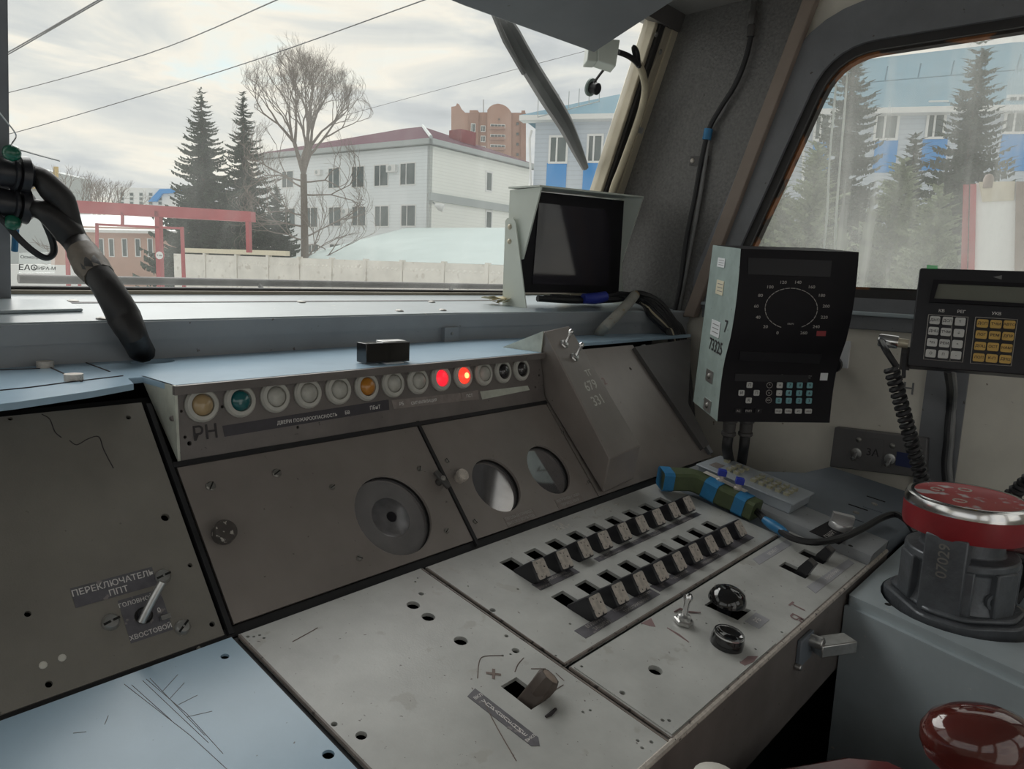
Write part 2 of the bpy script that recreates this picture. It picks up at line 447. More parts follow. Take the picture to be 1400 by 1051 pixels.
def rect(x0, x1, y0, y1): return [(x0, y0), (x1, y0), (x1, y1), (x0, y1)]
def roundpoly(p, rs, n=5):
    o = []; k = len(p)
    for i in range(k):
        a, b, c = V((*p[i - 1], 0)), V((*p[i], 0)), V((*p[(i + 1) % k], 0)); r = rs[i] if isinstance(rs, (list, tuple)) else rs
        u = (a - b).normalized() * r; w = (c - b).normalized() * r
        for j in range(n + 1):
            t = j / n; q = (b + u) * (1 - t) ** 2 + b * 2 * t * (1 - t) + (b + w) * t * t; o.append((q.x, q.y))
    return o
def offset_poly(p, d):
    c = (sum(x for x, y in p) / len(p), sum(y for x, y in p) / len(p)); n = len(p); o = []
    sg = 1 if area(p) > 0 else -1
    for i in range(n):
        a, b, c = p[i - 1], p[i], p[(i + 1) % n]
        e1 = V((b[0] - a[0], b[1] - a[1], 0)); e2 = V((c[0] - b[0], c[1] - b[1], 0))
        if e1.length < 1e-9: e1 = e2
        if e2.length < 1e-9: e2 = e1
        n1 = V((e1.y, -e1.x, 0)).normalized() * sg; n2 = V((e2.y, -e2.x, 0)).normalized() * sg
        nn = (n1 + n2); nn = nn / max(.3, nn.length_squared / 2) if nn.length > 1e-6 else n1
        o.append((b[0] + nn.x * d, b[1] + nn.y * d))
    return o

# principal planes of the driver's console
JY, JZ = .887, -.500
DESK = Plane((0, JY, JZ), (1, 0, 0), (0, .985, .1727))
UP = Plane((0, JY, JZ), (1, 0, 0), (0, .6552, .7554))
LAMP = Plane((0, 1.06, -.297), (1, 0, 0), (0, .023, .121))
SH = -.185         # shelf height
LT = -.113         # ledge top
LEAN = math.radians(71)
SCR = Plane((0, 1.68, -.1), (1, 0, 0), (0, -math.cos(LEAN), math.sin(LEAN)))   # windscreen, normal towards the cab
XW = 2.28          # right wall
CEIL = .86; FLOOR = -1.4; GROUND = -3.4

# ================================================================== THE SETTING
def struct(mb, name, parent=None, **kw):
    return mb.build(name, parent, kind=None if parent else 'structure', **kw)
struct(MB().bb(-1.7, 2.36, -1.7, 1.75, FLOOR - .08, FLOOR, 'floor_dark'), 'floor', label='dark cab floor under the driver\'s desk', cat='floor')
struct(MB().bb(-1.7, 2.36, -1.7, 1.48, CEIL, CEIL + .06, 'ceiling_dark'), 'ceiling', label='painted metal ceiling of the driver\'s cab', cat='ceiling')
# front wall below the windscreen
struct(MB().bb(-1.7, 2.36, 1.70, 1.78, FLOOR, -.115, 'ledge_side'), 'wall_front', label='grey wall of the cab nose below the windscreen', cat='wall')
# right wall with window opening
WR = Plane((XW, 0, 0), (0, -1, 0), (0, 0, 1))      # u = -y, v = z
hole = roundpoly([(-1.10, -.038), (.55, -.038), (.55, .672), (-.822, .672)], [.05, .08, .12, .13], 7)
w = MB(); w.plate(WR.F(), [(-1.70, FLOOR), (1.7, FLOOR), (1.7, CEIL), (-(1.174 - .329 * CEIL) - .02, CEIL), (-(1.174 + .329 * .13) - .02, -.13), (-1.70, -.13)], [hole], -.07, 0, 'cream_wall')
struct(w, 'wall_right', label='cream painted side wall below the right window', cat='wall')
# left and back walls, outside the picture; openings enlarged to brighten the cab
WL = Plane((-1.62, 0, 0), (0, 1, 0), (0, 0, 1))
w = MB(); w.plate(WL.F(), rect(-1.7, 1.7, FLOOR, CEIL), [roundpoly([(-1.35, -.28), (1.2, -.28), (.92, .76), (-1.35, .76)], .1)], -.07, 0, 'cream_wall')
struct(w, 'wall_left', label='cream wall of the cab on the far left side', cat='wall')
WB = Plane((0, -1.6, 0), (-1, 0, 0), (0, 0, 1))
w = MB(); w.plate(WB.F(), rect(-2.3, 1.7, FLOOR, CEIL), [rect(-2.1, -1.25, -.3, .7), rect(-1.1, .05, FLOOR + .02, .7), rect(.25, 1.45, -.3, .7)], -.07, 0, 'cream_wall')
struct(w, 'wall_back', label='cream bulkhead wall behind the driver with doorway and windows added to let in daylight', cat='wall')

# window_1: windscreen
win = thing('window_1', (1.2, 1.68, -.12), 'large leaning windscreen pane in a beige frame', 'window', kind='structure')
F = SCR.F()
MB().box(F, 1.92, .99, .006, 'screen_glass', c=(1.30, .515, -.03)).build('pane', win)
fr = MB()
fr.bb(.34, 2.26, 1.645, 1.69, -.095, -.0725, 'beige_trim')
fr.bb(.34, 2.26, 1.66, 1.70, -.0725, -.066, 'gasket')
fr.build('bottom_frame', win, bev=.004)
# right jamb: gasket, dark channel and pale metal strip
j = MB()
def jamb(m, u0, u1, w0, w1): j.box(F, u1 - u0, 1.02, w1 - w0, m, c=((u0 + u1) / 2, .5, (w0 + w1) / 2))
jamb('cream_trim', 2.182, 2.198, -.05, .0)
jamb('gasket', 2.198, 2.226, -.04, .01)
jamb('beige_trim', 2.226, 2.27, -.04, .015)
j.build('side_frame', win, bev=.003)
j = MB().slab([SCR.pt(.35, 0, .0), SCR.pt(.40, 0, .0), SCR.pt(.36, 1.02, .0), SCR.pt(.31, 1.02, .0)], .05, 'beige_trim'); j.build('side_frame', win)
MB().box(F, 1.95, .06, .06, 'dark_frame', c=(1.31, 1.0, 0)).build('top_frame', win)
# window_3: left half of the windscreen, beyond the centre post
win3 = thing('window_3', (-.6, 1.68, -.12), 'left half of the windscreen beyond the centre post', 'window', kind='structure')
MB().box(F, 1.88, .99, .006, 'screen_glass', c=(-.65, .51, -.03)).build('pane', win3)
MB().bb(-1.62, .36, 1.645, 1.69, -.095, -.0725, 'beige_trim').build('bottom_frame', win3)
# centre post
cp = MB()
cp.slab([SCR.pt(.322, 0, .07), SCR.pt(.402, 0, .07), SCR.pt(.362, 1.05, .07), SCR.pt(.282, 1.05, .07)], .07, 'grey_trim')
cp.slab([V((x_, y_, LT + (y_ - 1.378) * .122 + .006)) for x_, y_ in ((.25, 1.44), (.475, 1.46), (.475, 1.56), (.25, 1.56))], .006, 'ledge_paint')
struct(cp, 'trim_1', label='grey centre post of the windscreen at the left edge', cat='post', bev=.004)

# corner pillar between windscreen and side window
def bline(z): return 1.174 - .329 * z
pl = MB()
a_t = SCR.pt(2.290, 1.03, .01); a_b = SCR.pt(2.295, -.02, .01)
b_b = V((XW - .02, bline(-.15), -.15)); b_t = V((XW - .02, bline(CEIL), CEIL))
pl.slab([a_b, b_b, b_t, a_t], .03, 'hammer_grey')
struct(pl, 'wall_corner', label='wide dark grey hammered corner pillar between windscreen and side window', cat='pillar')
# pale metal trim with screws along the pillar edge
tr = MB(); tr.slab([SCR.pt(2.258, -.0, .022), SCR.pt(2.298, -.0, .022), SCR.pt(2.298, 1.0, .022), SCR.pt(2.258, 1.0, .022)], .008, 'cream_trim')
ob = struct(tr, 'trim_2', label='pale shiny metal strip along the right edge of the windscreen', cat='trim')
for px, py in ((897, 47), (903, 71), (886, 176)):
    s_ = MB(); s_.dome(SCR.Mpx(px, py, .022), .009, .005, 'screw_head', 10); s_.build('screw', ob)
# brown strip on the pillar's right edge
st = MB()
for z0, z1 in ((-.13, CEIL - .02),):
    p0 = V((XW - .02, bline(z0), z0)); p1 = V((XW - .02, bline(z1), z1)); d = V((0, -.042, 0))
    st.slab([p0, p0 + d, p1 + d, p1], -.0, 'brown_trim')
    st = MB(); n_ = V((-1, 0, 0))
    a = [p0 + n_ * .03, p0 + d + n_ * .03, p1 + d + n_ * .03, p1 + n_ * .03]
    st.slab(a, .03, 'brown_trim')
struct(st, 'trim_3', label='brownish painted strip between the corner pillar and side window', cat='trim', bev=.003)

# window_2: side window
win2 = thing('window_2', (XW, .4, -.05), 'hazy side window with rounded corners and rusty rubber seal', 'window', kind='structure')
out1 = [(u, max(v, -.10)) for u, v in offset_poly(hole, .112)]
w = MB(); w.plate(WR.F(), out1, [hole], 0, .026, 'grey_trim'); w.build('window_frame', win2, bev=.004)
w = MB(); w.plate(WR.F(), offset_poly(hole, .014), [offset_poly(hole, -.024)], -.03, .012, 'gasket'); w.build('rubber_seal', win2, bev=.004)
w = MB(); w.plate(WR.F(), offset_poly(hole, -.022), [offset_poly(hole, -.031)], -.034, -.004, 'rust'); w.build('rusty_edge', win2)
w = MB(); w.prism(WR.F(), offset_poly(hole, -.005), -.046, -.040, 'side_glass'); w.build('pane', win2)
# paint runs on the pane
for q in ([(1147, 68), (1140, 150), (1134, 220), (1131, 290), (1126, 345)], [(1161, 65), (1154, 160), (1148, 230), (1143, 300), (1141, 345)]):
    r_ = MB(); r_.tube([WR.at(a, b, -.037) for a, b in q], [.002, .0035, .003, .004, .003], 'paint_run', 5, 3); r_.build('paint_run', win2)
# sill band under side window
sb = MB(); sb.bb(XW - .025, XW, -.6, 1.16, -.128, -.088, 'grey_trim'); sb.bb(XW - .04, XW, -.6, 1.16, -.088, -.076, 'ledge_paint')
struct(sb, 'trim_4', label='grey metal sill band under the side window', cat='trim', bev=.003)
st = MB(); yv = xat(1290, 560, XW).y; st.bb(XW - .012, XW, yv - .05, yv + .05, -.9, -.13, 'grey_trim')
struct(st, 'trim_5', label='grey vertical cover strip on the cream wall behind the cable', cat='trim')

# ledge under the windscreen and shelf above the console
LEDGE = Plane((0, 1.378, LT), (1, 0, 0), (0, .9926, .121))    # ledge top rises gently towards the glass
led = MB()
front = [(-1.62, 1.378), (1.33, 1.378), (1.95, 1.30), (2.26, 1.215)]
zb_ = LT + (1.655 - 1.378) * .122
for i in range(3):
    (xa, ya), (xb, yb) = front[i], front[i + 1]
    led.slab([V((xa, ya, LT)), V((xb, yb, LT)), V((xb, 1.655, zb_)), V((xa, 1.655, zb_))], .014, 'ledge_paint')
    a, b = V((xa, ya, 0)), V((xb, yb, 0)); d = (b - a); L_ = d.length; d.normalize(); n_ = V((d.y, -d.x, 0))
    Mx = Matrix(((d.x, n_.x, 0, a.x), (d.y, n_.y, 0, a.y), (0, 0, 1, 0), (0, 0, 0, 1)))
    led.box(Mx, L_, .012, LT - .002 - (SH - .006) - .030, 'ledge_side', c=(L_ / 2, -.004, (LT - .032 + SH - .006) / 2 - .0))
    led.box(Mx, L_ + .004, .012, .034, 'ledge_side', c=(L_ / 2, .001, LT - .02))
lo = struct(led, 'trim_6', label='grey blue ledge running under the windscreen', cat='ledge')
s_ = MB(); s_.bb(1.275, 1.325, 1.362, 1.378, SH, LT - .036, 'ledge_side'); s_.cyl(frame((1.30, 1.362, SH + .02), (0, -1, 0)), .004, .002, 'screw_head', 8); s_.build('joint_cover', lo)
for px, py in ((100, 412), (140, 436), (412, 413), (590, 413), (546, 425), (605, 424)):
    s_ = MB(); s_.dome(LEDGE.Mpx(px, py), .011, .004, 'screw_head', 10); s_.build('screw', lo)
s_ = MB(); a = LEDGE.at(25, 415).y; s_.slab([V((.44, a, LT + (a - 1.378) * .122 + .001)), V((2.1, a, LT + (a - 1.378) * .122 + .001)), V((2.1, a + .012, LT + (a - 1.366) * .122 + .001)), V((.44, a + .012, LT + (a - 1.366) * .122 + .001))], .001, 'dark_frame'); s_.build('seam', lo)

shf = MB()
poly = [(-1.62, 1.40), (-1.62, 1.02), (-.2, 1.02), (.12, 1.03), (.26, 1.052), (.36, 1.085), (.425, 1.117), (.438, 1.171), (.4605, 1.173), (.4625, 1.074), (1.3165, 1.0755), (1.319, 1.1685), (1.83, 1.166), (2.2, 1.164), (2.26, 1.30), (2.26, 1.40)]
hc = zat(209, 494, SH)
shf.plate(T(0, 0, 0), poly, [[(hc.x + .038 * math.cos(a * .4488), hc.y + .03 * math.sin(a * .4488)) for a in range(14)]], SH - .009, SH, 'blue_paint')
so = struct(shf, 'trim_7', label='glossy blue grey shelf between ledge and indicator lamps', cat='shelf')
for px, py in ((62, 502), (101, 520)):
    s_ = MB(); Mx = T(*zat(px, py, SH)); s_.cyl(Mx, .013, .010, 'worn_steel', 12); s_.build('bolt', so)
sl = MB()
for q in ([(0, 534), (40, 530), (100, 522), (168, 514)], [(0, 506), (55, 504)], [(70, 503), (112, 522)], [(115, 495), (150, 508)]):
    p_ = [zat(a, b, SH) for a, b in q]
    sl.tube(p_, .0016, 'ink_black', 5)
sl.build('sheet_seam', so)

# ground outside
struct(MB().bb(-150, 260, -60, 420, GROUND - .3, GROUND, 'snow_ground'), 'ground', label='pale open ground of the rail yard outside', cat='ground')

# ================================================================== DRIVER'S CONSOLE
desk = thing('control_desk', (.9, .65, -1.35), 'grey sloping control desk with rows of black lever switches', 'control desk')
def DP(*px): return [DESK.uv(a, b) for a, b in px]
TH = .004
def holes(plane, lst, depth=.004): return [circ(plane.uv(a, b), r, 12) for a, b, r in lst]
Df = DESK.F()
# left blue panel
hA = holes(DESK, [(307.5, 897, .0055), (449, 1031, .007)])
pA = MB().plate(Df, rect(-.45, .447, -.4924, -.006), hA, -.004, 0, 'blue_paint').build('desk_panel', desk, bev=0, label='smooth pale blue desk panel at the lower left')
# centre panel
slotB = rect(.680, .712, -.346, -.291)
hB = holes(DESK, [(565, 827, .0105), (585.6, 843, .0105), (630, 875.6, .0105), (576, 811.5, .0045), (705, 889, .006), (687, 896, .0022), (698, 894, .002), (692.5, 869, .0035), (457, 989.5, .004), (494, 1005, .007),
                  (339, 870, .0025), (347, 870, .002), (355, 868, .002), (361, 872, .002), (568, 795, .002), (571, 790, .0018), (797, 973, .0022), (807, 970.6, .0022), (872, 1012, .0026), (890.6, 1014, .0028), (878, 1022, .0026)])
pB = MB().plate(Df, rect(.457, .784, -.4924, -.006), hB + [slotB], -.006, 0, 'grey_paint').build('desk_panel', desk, label='bare grey desk panel with round holes and one brown lever')
# lever switch panel
S1 = [(.917 + .0659 * i, -.0615 + (.002 if i > 1 else -.002)) for i in range(9)]
S2 = [(.912 + .0655 * i, -.188) for i in range(9)]
def slot(u, v):
    return [(u, v), (u + .034, v + .001), (u + .033, v - .053), (u - .001, v - .052)]
hC = holes(DESK, [(673.5, 833.7, .005), (708, 805, .0025), (779.4, 852.6, .0024), (760, 896, .002), (807, 758.6, .0016), (811.5, 758.2, .0016), (878.6, 801, .0018), (884, 799.5, .0018), (858, 734, .0018), (640, 801, .0016)])
pC = MB().plate(Df, rect(.792, 1.56, -.3137, -.008), hC + [slot(*s) for s in S1 + S2], -.006, 0, 'grey_paint').build('desk_panel', desk, label='grey desk panel holding two rows of black lever switches')
# right lower panel
slotD = [DESK.uv(963, 827), DESK.uv(978, 817), DESK.uv(1027, 834), DESK.uv(1008.6, 847.7)]
slotE = rect(1.516, 1.552, -.431, -.378); slotF = rect(1.414, 1.448, -.432, -.377)
hD = holes(DESK, [(895.7, 917, .011), (795, 912, .0025), (850.6, 948, .0045), (905.7, 985.7, .0028), (914.6, 986, .0028), (965.7, 852, .0022), (1035, 838.6, .002), (1017.7, 852, .002), (1069, 864, .0026), (1033, 887, .0022), (1013, 905, .0022)])
pD = MB().plate(Df, rect(.792, 1.61, -.4924, -.3215), hD + [slotD, slotE, slotF], -.006, 0, 'grey_paint').build('desk_panel', desk, label='grey desk panel with black dome lever and push button')
# second thin sheet overlapping the left part of that panel
lp = [(.797, -.488), (1.02, -.488), (1.055, -.40)] + [DESK.uv(a, b) for a, b in ((985, 908), (958, 880), (925, 857), (893, 846), (876, 850))] + [(.797, -.326)]
ov = [(.797, -.4885), (1.135, -.4885), DESK.uv(1012, 906), DESK.uv(982, 897), DESK.uv(942, 874), DESK.uv(918, 858), DESK.uv(902, 851), DESK.uv(888, 849), DESK.uv(876, 853), (.99, -.3265), (.797, -.3265)]
MB().plate(Df, ov, holes(DESK, [(895.7, 917, .011), (795, 912, .0025), (850.6, 948, .0045), (905.7, 985.7, .0028), (914.6, 986, .0028)]), .0002, .0016, 'grey_paint').build('cover_sheet', pD)
# raised curb to the right and dark panel
cur = MB()
cur.add([DESK.pt(1.562, -.3, 0), DESK.pt(1.605, -.3, .022), DESK.pt(1.605, -.02, .022), DESK.pt(1.562, -.02, 0)], [(0, 1, 2, 3)], 'dark_blue_paint')
prof = [(1.614, -.03), (1.614, .0), (1.622, .018), (1.632, .022), (1.742, .022), (1.742, -.03)]
vs = [];
for v_ in (-.4924, -.02):
    sh_ = 0 if v_ < -.4 else -.0
    vs += [DESK.pt(u + sh_, v_, w_) for u, w_ in prof]
n_ = len(prof)
cur = MB(); cur.add(vs, [tuple(range(n_)), tuple(reversed(range(n_, 2 * n_)))] + [(i, n_ + i, n_ + (i + 1) % n_, (i + 1) % n_) for i in range(n_)], 'ledge_side')
cur.build('curb_panel', desk, label='raised blue grey strip with a silver rotary knob')
pE = MB(); pE.plate(Df, [(1.748, -.4924), (2.18, -.4924), DESK.uv(1243, 673, .02), DESK.uv(1136, 638, .02), DESK.uv(1100, 646, .02), (1.85, -.12), (1.748, -.04)], [], -.03, .02, 'dark_blue_paint')
pEo = pE.build('desk_panel', desk, label='dark blue desk panel against the right wall')
MB().plate(Df, rect(1.562, 1.612, -.32, -.01), [], -.02, -.002, 'dark_blue_paint').build('filler_strip', desk)
# front apron and dark inside
ap = MB(); fz = DESK.pt(0, -.4924, 0)
ap.bb(-.45, 1.745, fz.y - .004, fz.y + .008, fz.z - .17, fz.z - .004, 'lamp_and_shade_paint'); ap.build('apron', desk)  # dark lamp box paint stands in for the shade on the apron
rim = MB(); rim.tube([V((-.45, fz.y - .001, fz.z - .004)), V((1.745, fz.y - .001, fz.z - .004))], .005, 'worn_steel', 8); rim.build('edge_trim', desk)
ins = MB(); ins.bb(-.45, 2.25, .43, 1.30, -.80, -.79, 'black_gap'); ins.bb(-.45, -.44, .42, 1.3, -1.35, -.62, 'grey_paint'); ins.bb(-.45, 2.25, 1.34, 1.36, -1.38, -.2, 'black_gap')
ins.bb(2.245, 2.255, .42, 1.34, -1.38, -.62, 'black_gap'); ins.bb(-.45, 2.25, .60, .62, -1.38, -.8, 'dark_blue_paint')
ins.build('inner_frame', desk)
# narrow seams between panels: black rubber lips
sm = MB()
sm.prism(Df, rect(.447, .457, -.4924, -.004), -.02, -.006, 'rubber'); sm.prism(Df, rect(.784, .792, -.4924, -.004), -.02, -.006, 'rubber')
sm.prism(Df, rect(.79, 1.61, -.3215, -.3137), -.02, -.006, 'rubber'); sm.prism(Df, rect(-.45, 1.86, -.012, .02), -.03, -.010, 'rubber')
sm.build('seam_seal', desk)

# worn rounded lips along the sheet edges
for par_, q in ((pC, [(.7925, -.010), (.7925, -.3128), (1.555, -.3128)]), (pD, [(.7925, -.3225), (.7925, -.4915), (1.605, -.4915)]), (pB, [(.458, -.008), (.458, -.4915)]), (pB, [(.7835, -.008), (.7835, -.4915)])):
    m_ = MB(); m_.tube([DESK.pt(u, v, -.0016) for u, v in q], .0028, 'worn_edge', 6); m_.build('edge_lip', par_)
for q in ([(876, 853), (890, 846), (896, 858), (888, 857)], [(1011, 907), (1022, 898), (1036, 898), (1030, 906), (1018, 911)]):
    m_ = MB(); m_.prism(Df, [DESK.uv(a, c) for a, c in q], .0014, .0019, 'ink_purple'); m_.build('paint_chip', pD)
for q in ([(922, 836), (930, 832), (942, 836), (958, 837)], [(912, 858), (928, 868), (942, 878)]):
    m_ = MB(); m_.tube([DESK.at(a, c, .0016) for a, c in q], [.0012, .0022, .0016, .001][:len(q)] if len(q) == 4 else [.001, .0022, .001], 'ink_purple', 5); m_.build('paint_crack', pD)
# lever switches: one mesh shared by all
def lever_mesh(sz=1.0):
    m = MB()
    ax = V((0, -.70, .714)).normalized()           # leans towards the driver
    Mx = frame((0, -.010, -.022), ax, (1, 0, 0))
    m.box(Mx, .020, .018, .03, 'black_plastic', c=(0, 0, .012))
    # head: chunky bevelled block
    h0, h1 = .016, .064
    pts = rrect(-.0175, .0175, -.019, .019, .004, 2)
    m.prism(Mx, pts, h0, h1 - .003, 'black_plastic')
    p2 = rrect(-.0150, .0150, -.0165, .0165, .003, 2)
    n = len(pts); vs = [(x, y, h1 - .003) for x, y in pts] + [(x, y, h1) for x, y in p2]
    m.add(vs, [(i, (i + 1) % n, n + (i + 1) % n, n + i) for i in range(n)], 'black_plastic', Mx)
    m.prism(Mx, p2, h1 - .001, h1 + .0003, 'worn_steel')
    return m.mesh('lever_switch')
LV = lever_mesh()
for u, v in S1 + S2:
    inst(LV, 'lever_switch', pC, DESK.M(DESK.pt(u + .0165, v - .026, 0), random.uniform(-.03, .03)))
# printed strips
def strip(parent, u0, u1, v0, v1, m, words, ink='ink_dim', plane=DESK, w=.0006, name='label_strip'):
    s = MB(); s.prism(plane.F(), [(u0, v0), (u1, v0 + random.uniform(-.001, .001)), (u1, v1), (u0, v1)], w - .0005, w, m)
    for st_, u, v, size in words: s.text(plane.M(plane.pt(u, v, w + .0003)), st_, size, ink)
    return s.build(name, parent)
strip(pC, .912, 1.022, -.166, -.145, 'label_grey', [('ТОРМОЖЕНИЕ', .968, -.152, .0085), ('II ПРИЦ', .932, -.162, .007), ('ЭВАКО', .995, -.161, .007)])
strip(pC, 1.086, 1.485, -.163, -.150, 'label_grey', [('ПЕРЕВЫЕ', 1.12, -.153, .006), ('МАКСТ. ДВЕРНИИ', 1.135, -.160, .006), ('ПРАВЫЕ', 1.22, -.153, .006), ('НАДВИЖЕНИЕ ВАГОНОВ', 1.275, -.160, .006), ('ЛЕВЫЕ', 1.305, -.153, .006), ('ВСПОМОГАТ', 1.39, -.153, .006), ('ТОКОПРИЕМ КОМПР', 1.42, -.160, .006)])
strip(pC, .869, 1.091, -.294, -.271, 'label_grey', [('ВОЗВРАТ', .915, -.277, .0095), ('ЗАЩИТЫ', .92, -.288, .0095), ('ПОДЪЕМ', .99, -.277, .0085), ('ТОКОПРИЕМНИК', 1.022, -.288, .0085), ('ОПУЩЕН', 1.065, -.277, .0085)])
strip(pC, 1.098, 1.493, -.288, -.267, 'label_grey', [('ПЕСОЧНИЦА', 1.19, -.279, .008), ('ТОМИТЕЛЬНЫЕ', 1.275, -.272, .007), ('НОРМАЛЬН', 1.345, -.272, .007), ('ОСВЕЩЕНИЕ ПУЛЬТА', 1.305, -.282, .007), ('АВАРИЙНОЕ', 1.405, -.272, .007), ('ЭС', 1.40, -.282, .007), ('ПРЕСС', 1.465, -.274, .007)])
# chalk marks
for px, py, s in ((769, 719, 'М-'), (829, 695, 'П')):
    ck = MB(); ck.text(DESK.Mpx(px, py, .0006), s, .034, 'crayon'); ck.build('chalk_mark', pC)
for q in ([(761, 724), (764, 720), (767, 723)], [(783, 709), (788, 706), (795, 707)], [(815, 702), (813, 698), (818, 694)], [(840, 690), (845, 688), (846, 691)]):
    ck = MB(); ck.tube([DESK.at(a, b, .0006) for a, b in q], .0012, 'crayon', 4); ck.build('chalk_mark', pC)
# brown lever with its strip on the centre panel
bl = MB(); Mx = frame(DESK.pt(.696, -.325, -.02), DESK.n * .80 + V((.42, -.25, 0)), DESK.ex)
bl.prism(Mx, rrect(-.011, .011, -.014, .014, .004), 0, .04, 'dark_brown')
bl.lathe(Mx, [(.013, .026), (.0165, .036), (.017, .050), (.0145, .056)], 'dark_brown', 8); bl.lathe(Mx, [(.0145, .0555), (.006, .0575), (1e-6, .0575)], 'worn_brown', 8)
bl.build('brown_lever', pB, label='dark brown lever worn pale at its tip')
u0, v0 = DESK.uv(640, 928); u1, v1 = DESK.uv(727, 997)
sl = MB(); sl.prism(Df, [(.629, -.279), (.648, -.274), (.650, -.384), (.641, -.394), (.632, -.388)], .0001, .0006, 'label_grey')
for i, ch in enumerate('УПРАВЛЕНИЕ'): sl.text(DESK.M(DESK.pt(.640, -.300 - i * .0078, .0009)), ch, .0095, 'ink_white')
sl.text(DESK.M(DESK.pt(.640, -.288, .0009)), 'ВКЛ', .007, 'ink_white'); sl.text(DESK.M(DESK.pt(.641, -.379, .0009)), 'ВЫКЛ', .006, 'ink_white')
sl.build('label_strip', pB)
mk = MB(); mk.text(DESK.Mpx(677, 921, .0006, .75), '+', .042, 'ink_brown'); mk.build('painted_letter', pB)
mk = MB(); mk.tube([DESK.at(a, b, .0006) for a, b in ((746, 980), (752, 977), (760, 969))], [.002, .003, .0022], 'ink_black', 5); mk.build('paint_chip', pB)
for q in ([(653, 927), (655, 905), (662, 897), (687, 896)], [(662, 960), (680, 995), (706, 1040)], [(704, 918), (708, 908), (716, 899)], [(726, 914), (746, 914)], [(754, 946), (770, 936)], [(760, 920), (771, 930)], [(400, 877), (420, 866), (434, 858)]):
    mk = MB(); mk.tube([DESK.at(a, b, .0003) for a, b in q], .0007, 'ink_brown', 4, 3); mk.build('scratch', pB)
# scratches on the blue panel
mk = MB()
for q in ([(170, 935), (260, 1005), (320, 1060)], [(180, 936), (235, 985)], [(195, 930), (285, 1015)], [(200, 928), (255, 975), (305, 1030)], [(205, 927), (280, 1005)], [(222, 945), (243, 922)], [(232, 955), (252, 933)], [(244, 963), (270, 950)], [(255, 980), (290, 972)], [(100, 1002), (118, 1000)], [(143, 990), (148, 978)]):
    mk = MB(); mk.tube([DESK.at(a, b, .0001) for a, b in q], .0004, 'ink_grey', 4); mk.build('scratch', pA)

# controls on the right lower panel
k = MB(); Mx = frame(DESK.pt(1.158, -.385, .012), DESK.n, DESK.ex)
k.box(Mx, .018, .02, .05, 'black_plastic', c=(0, 0, -.015))
k.lathe(Mx @ Matrix.Diagonal((1.0, .92, 1, 1)), [(.012, -.004), (.031, .000), (.0355, .004), (.0345, .010), (.029, .020), (.017, .026), (1e-6, .028)], 'black_gloss', 24)
k.build('dome_lever', pD, label='glossy black dome shaped lever knob')
k = MB(); Mx = DESK.Mpx(934, 850, .002)
k.lathe(Mx, [(.0165, 0), (.0165, .005), (.0145, .007)], 'steel', 6); k.lathe(Mx, [(.011, .005), (.0105, .012), (.006, .014)], 'steel', 16)
d = (DESK.n + V((.12, .12, 0))).normalized(); o_ = Mx.translation
k.lathe(frame(o_ + DESK.n * .008, d), [(.0045, 0), (.005, .026), (.0075, .032), (.008, .036), (.0055, .041), (1e-6, .042)], 'chrome', 14)
k.build('toggle_switch', pD, label='chrome toggle switch with hexagonal nut')
k = MB(); Mx = DESK.Mpx(993, 880, .0)
k.lathe(Mx, [(.0265, 0), (.0265, .010), (.0245, .018)], 'black_gloss', 28, ring=True)
k.lathe(Mx, [(.0245, .016), (.024, .0205), (.0215, .0205), (.021, .018)], 'chrome', 28, ring=True)
k.lathe(Mx, [(.0212, .0185), (.016, .0155), (.008, .0140), (1e-6, .0138)], 'black_gloss', 28, ring=True)
k.build('push_button', pD, label='round black push button with chrome rim')
for (u, v) in ((1.534, -.405), (1.431, -.405)):
    k = MB(); Mx = frame(DESK.pt(u, v - .008, -.012), DESK.n + V((.05, -.45, 0)), DESK.ex)
    k.box(Mx, .016, .02, .03, 'black_plastic', c=(0, 0, .010)); k.box(Mx, .028, .022, .026, 'black_plastic', c=(0, 0, .034), taper=(.95, .8))
    k.box(Mx, .022, .013, .001, 'dark_frame', c=(0, 0, .0475))
    k.build('lever_switch', pD, bev=.002)
strip(pD, 1.150, 1.196, -.452, -.426, 'label_faded', [('РБ', 1.173, -.439, .014)], 'ink_white')
for q, tx in (([(1029, 764), (1075, 738), (1083, 744), (1038, 772)], ('МОМЕНТ', 'ПЕРЕКЛ')), ([(1103, 802), (1160, 764), (1168, 770), (1115, 811)], ('АВАРИЙНЫЙ', 'НОЖН'))):
    p_ = [DESK.uv(a, b) for a, b in q]
    s_ = MB(); s_.prism(Df, p_, .0001, .0006, 'label_faded')
    cu_ = sum(a for a, b in p_) / 4; cv_ = sum(b for a, b in p_) / 4
    s_.text(DESK.M(DESK.pt(cu_, cv_, .0009)), tx[0], .011, 'ink_white'); s_.build('label_strip', pD)
s_ = MB(); s_.text(DESK.Mpx(1092, 830, .0006, .0), 'Т', .036, 'ink_purple'); s_.build('painted_letter', pD); s_ = MB(); s_.text(DESK.Mpx(1093, 846, .0006, .0), 'Я', .036, 'ink_purple'); s_.build('painted_letter', pD)
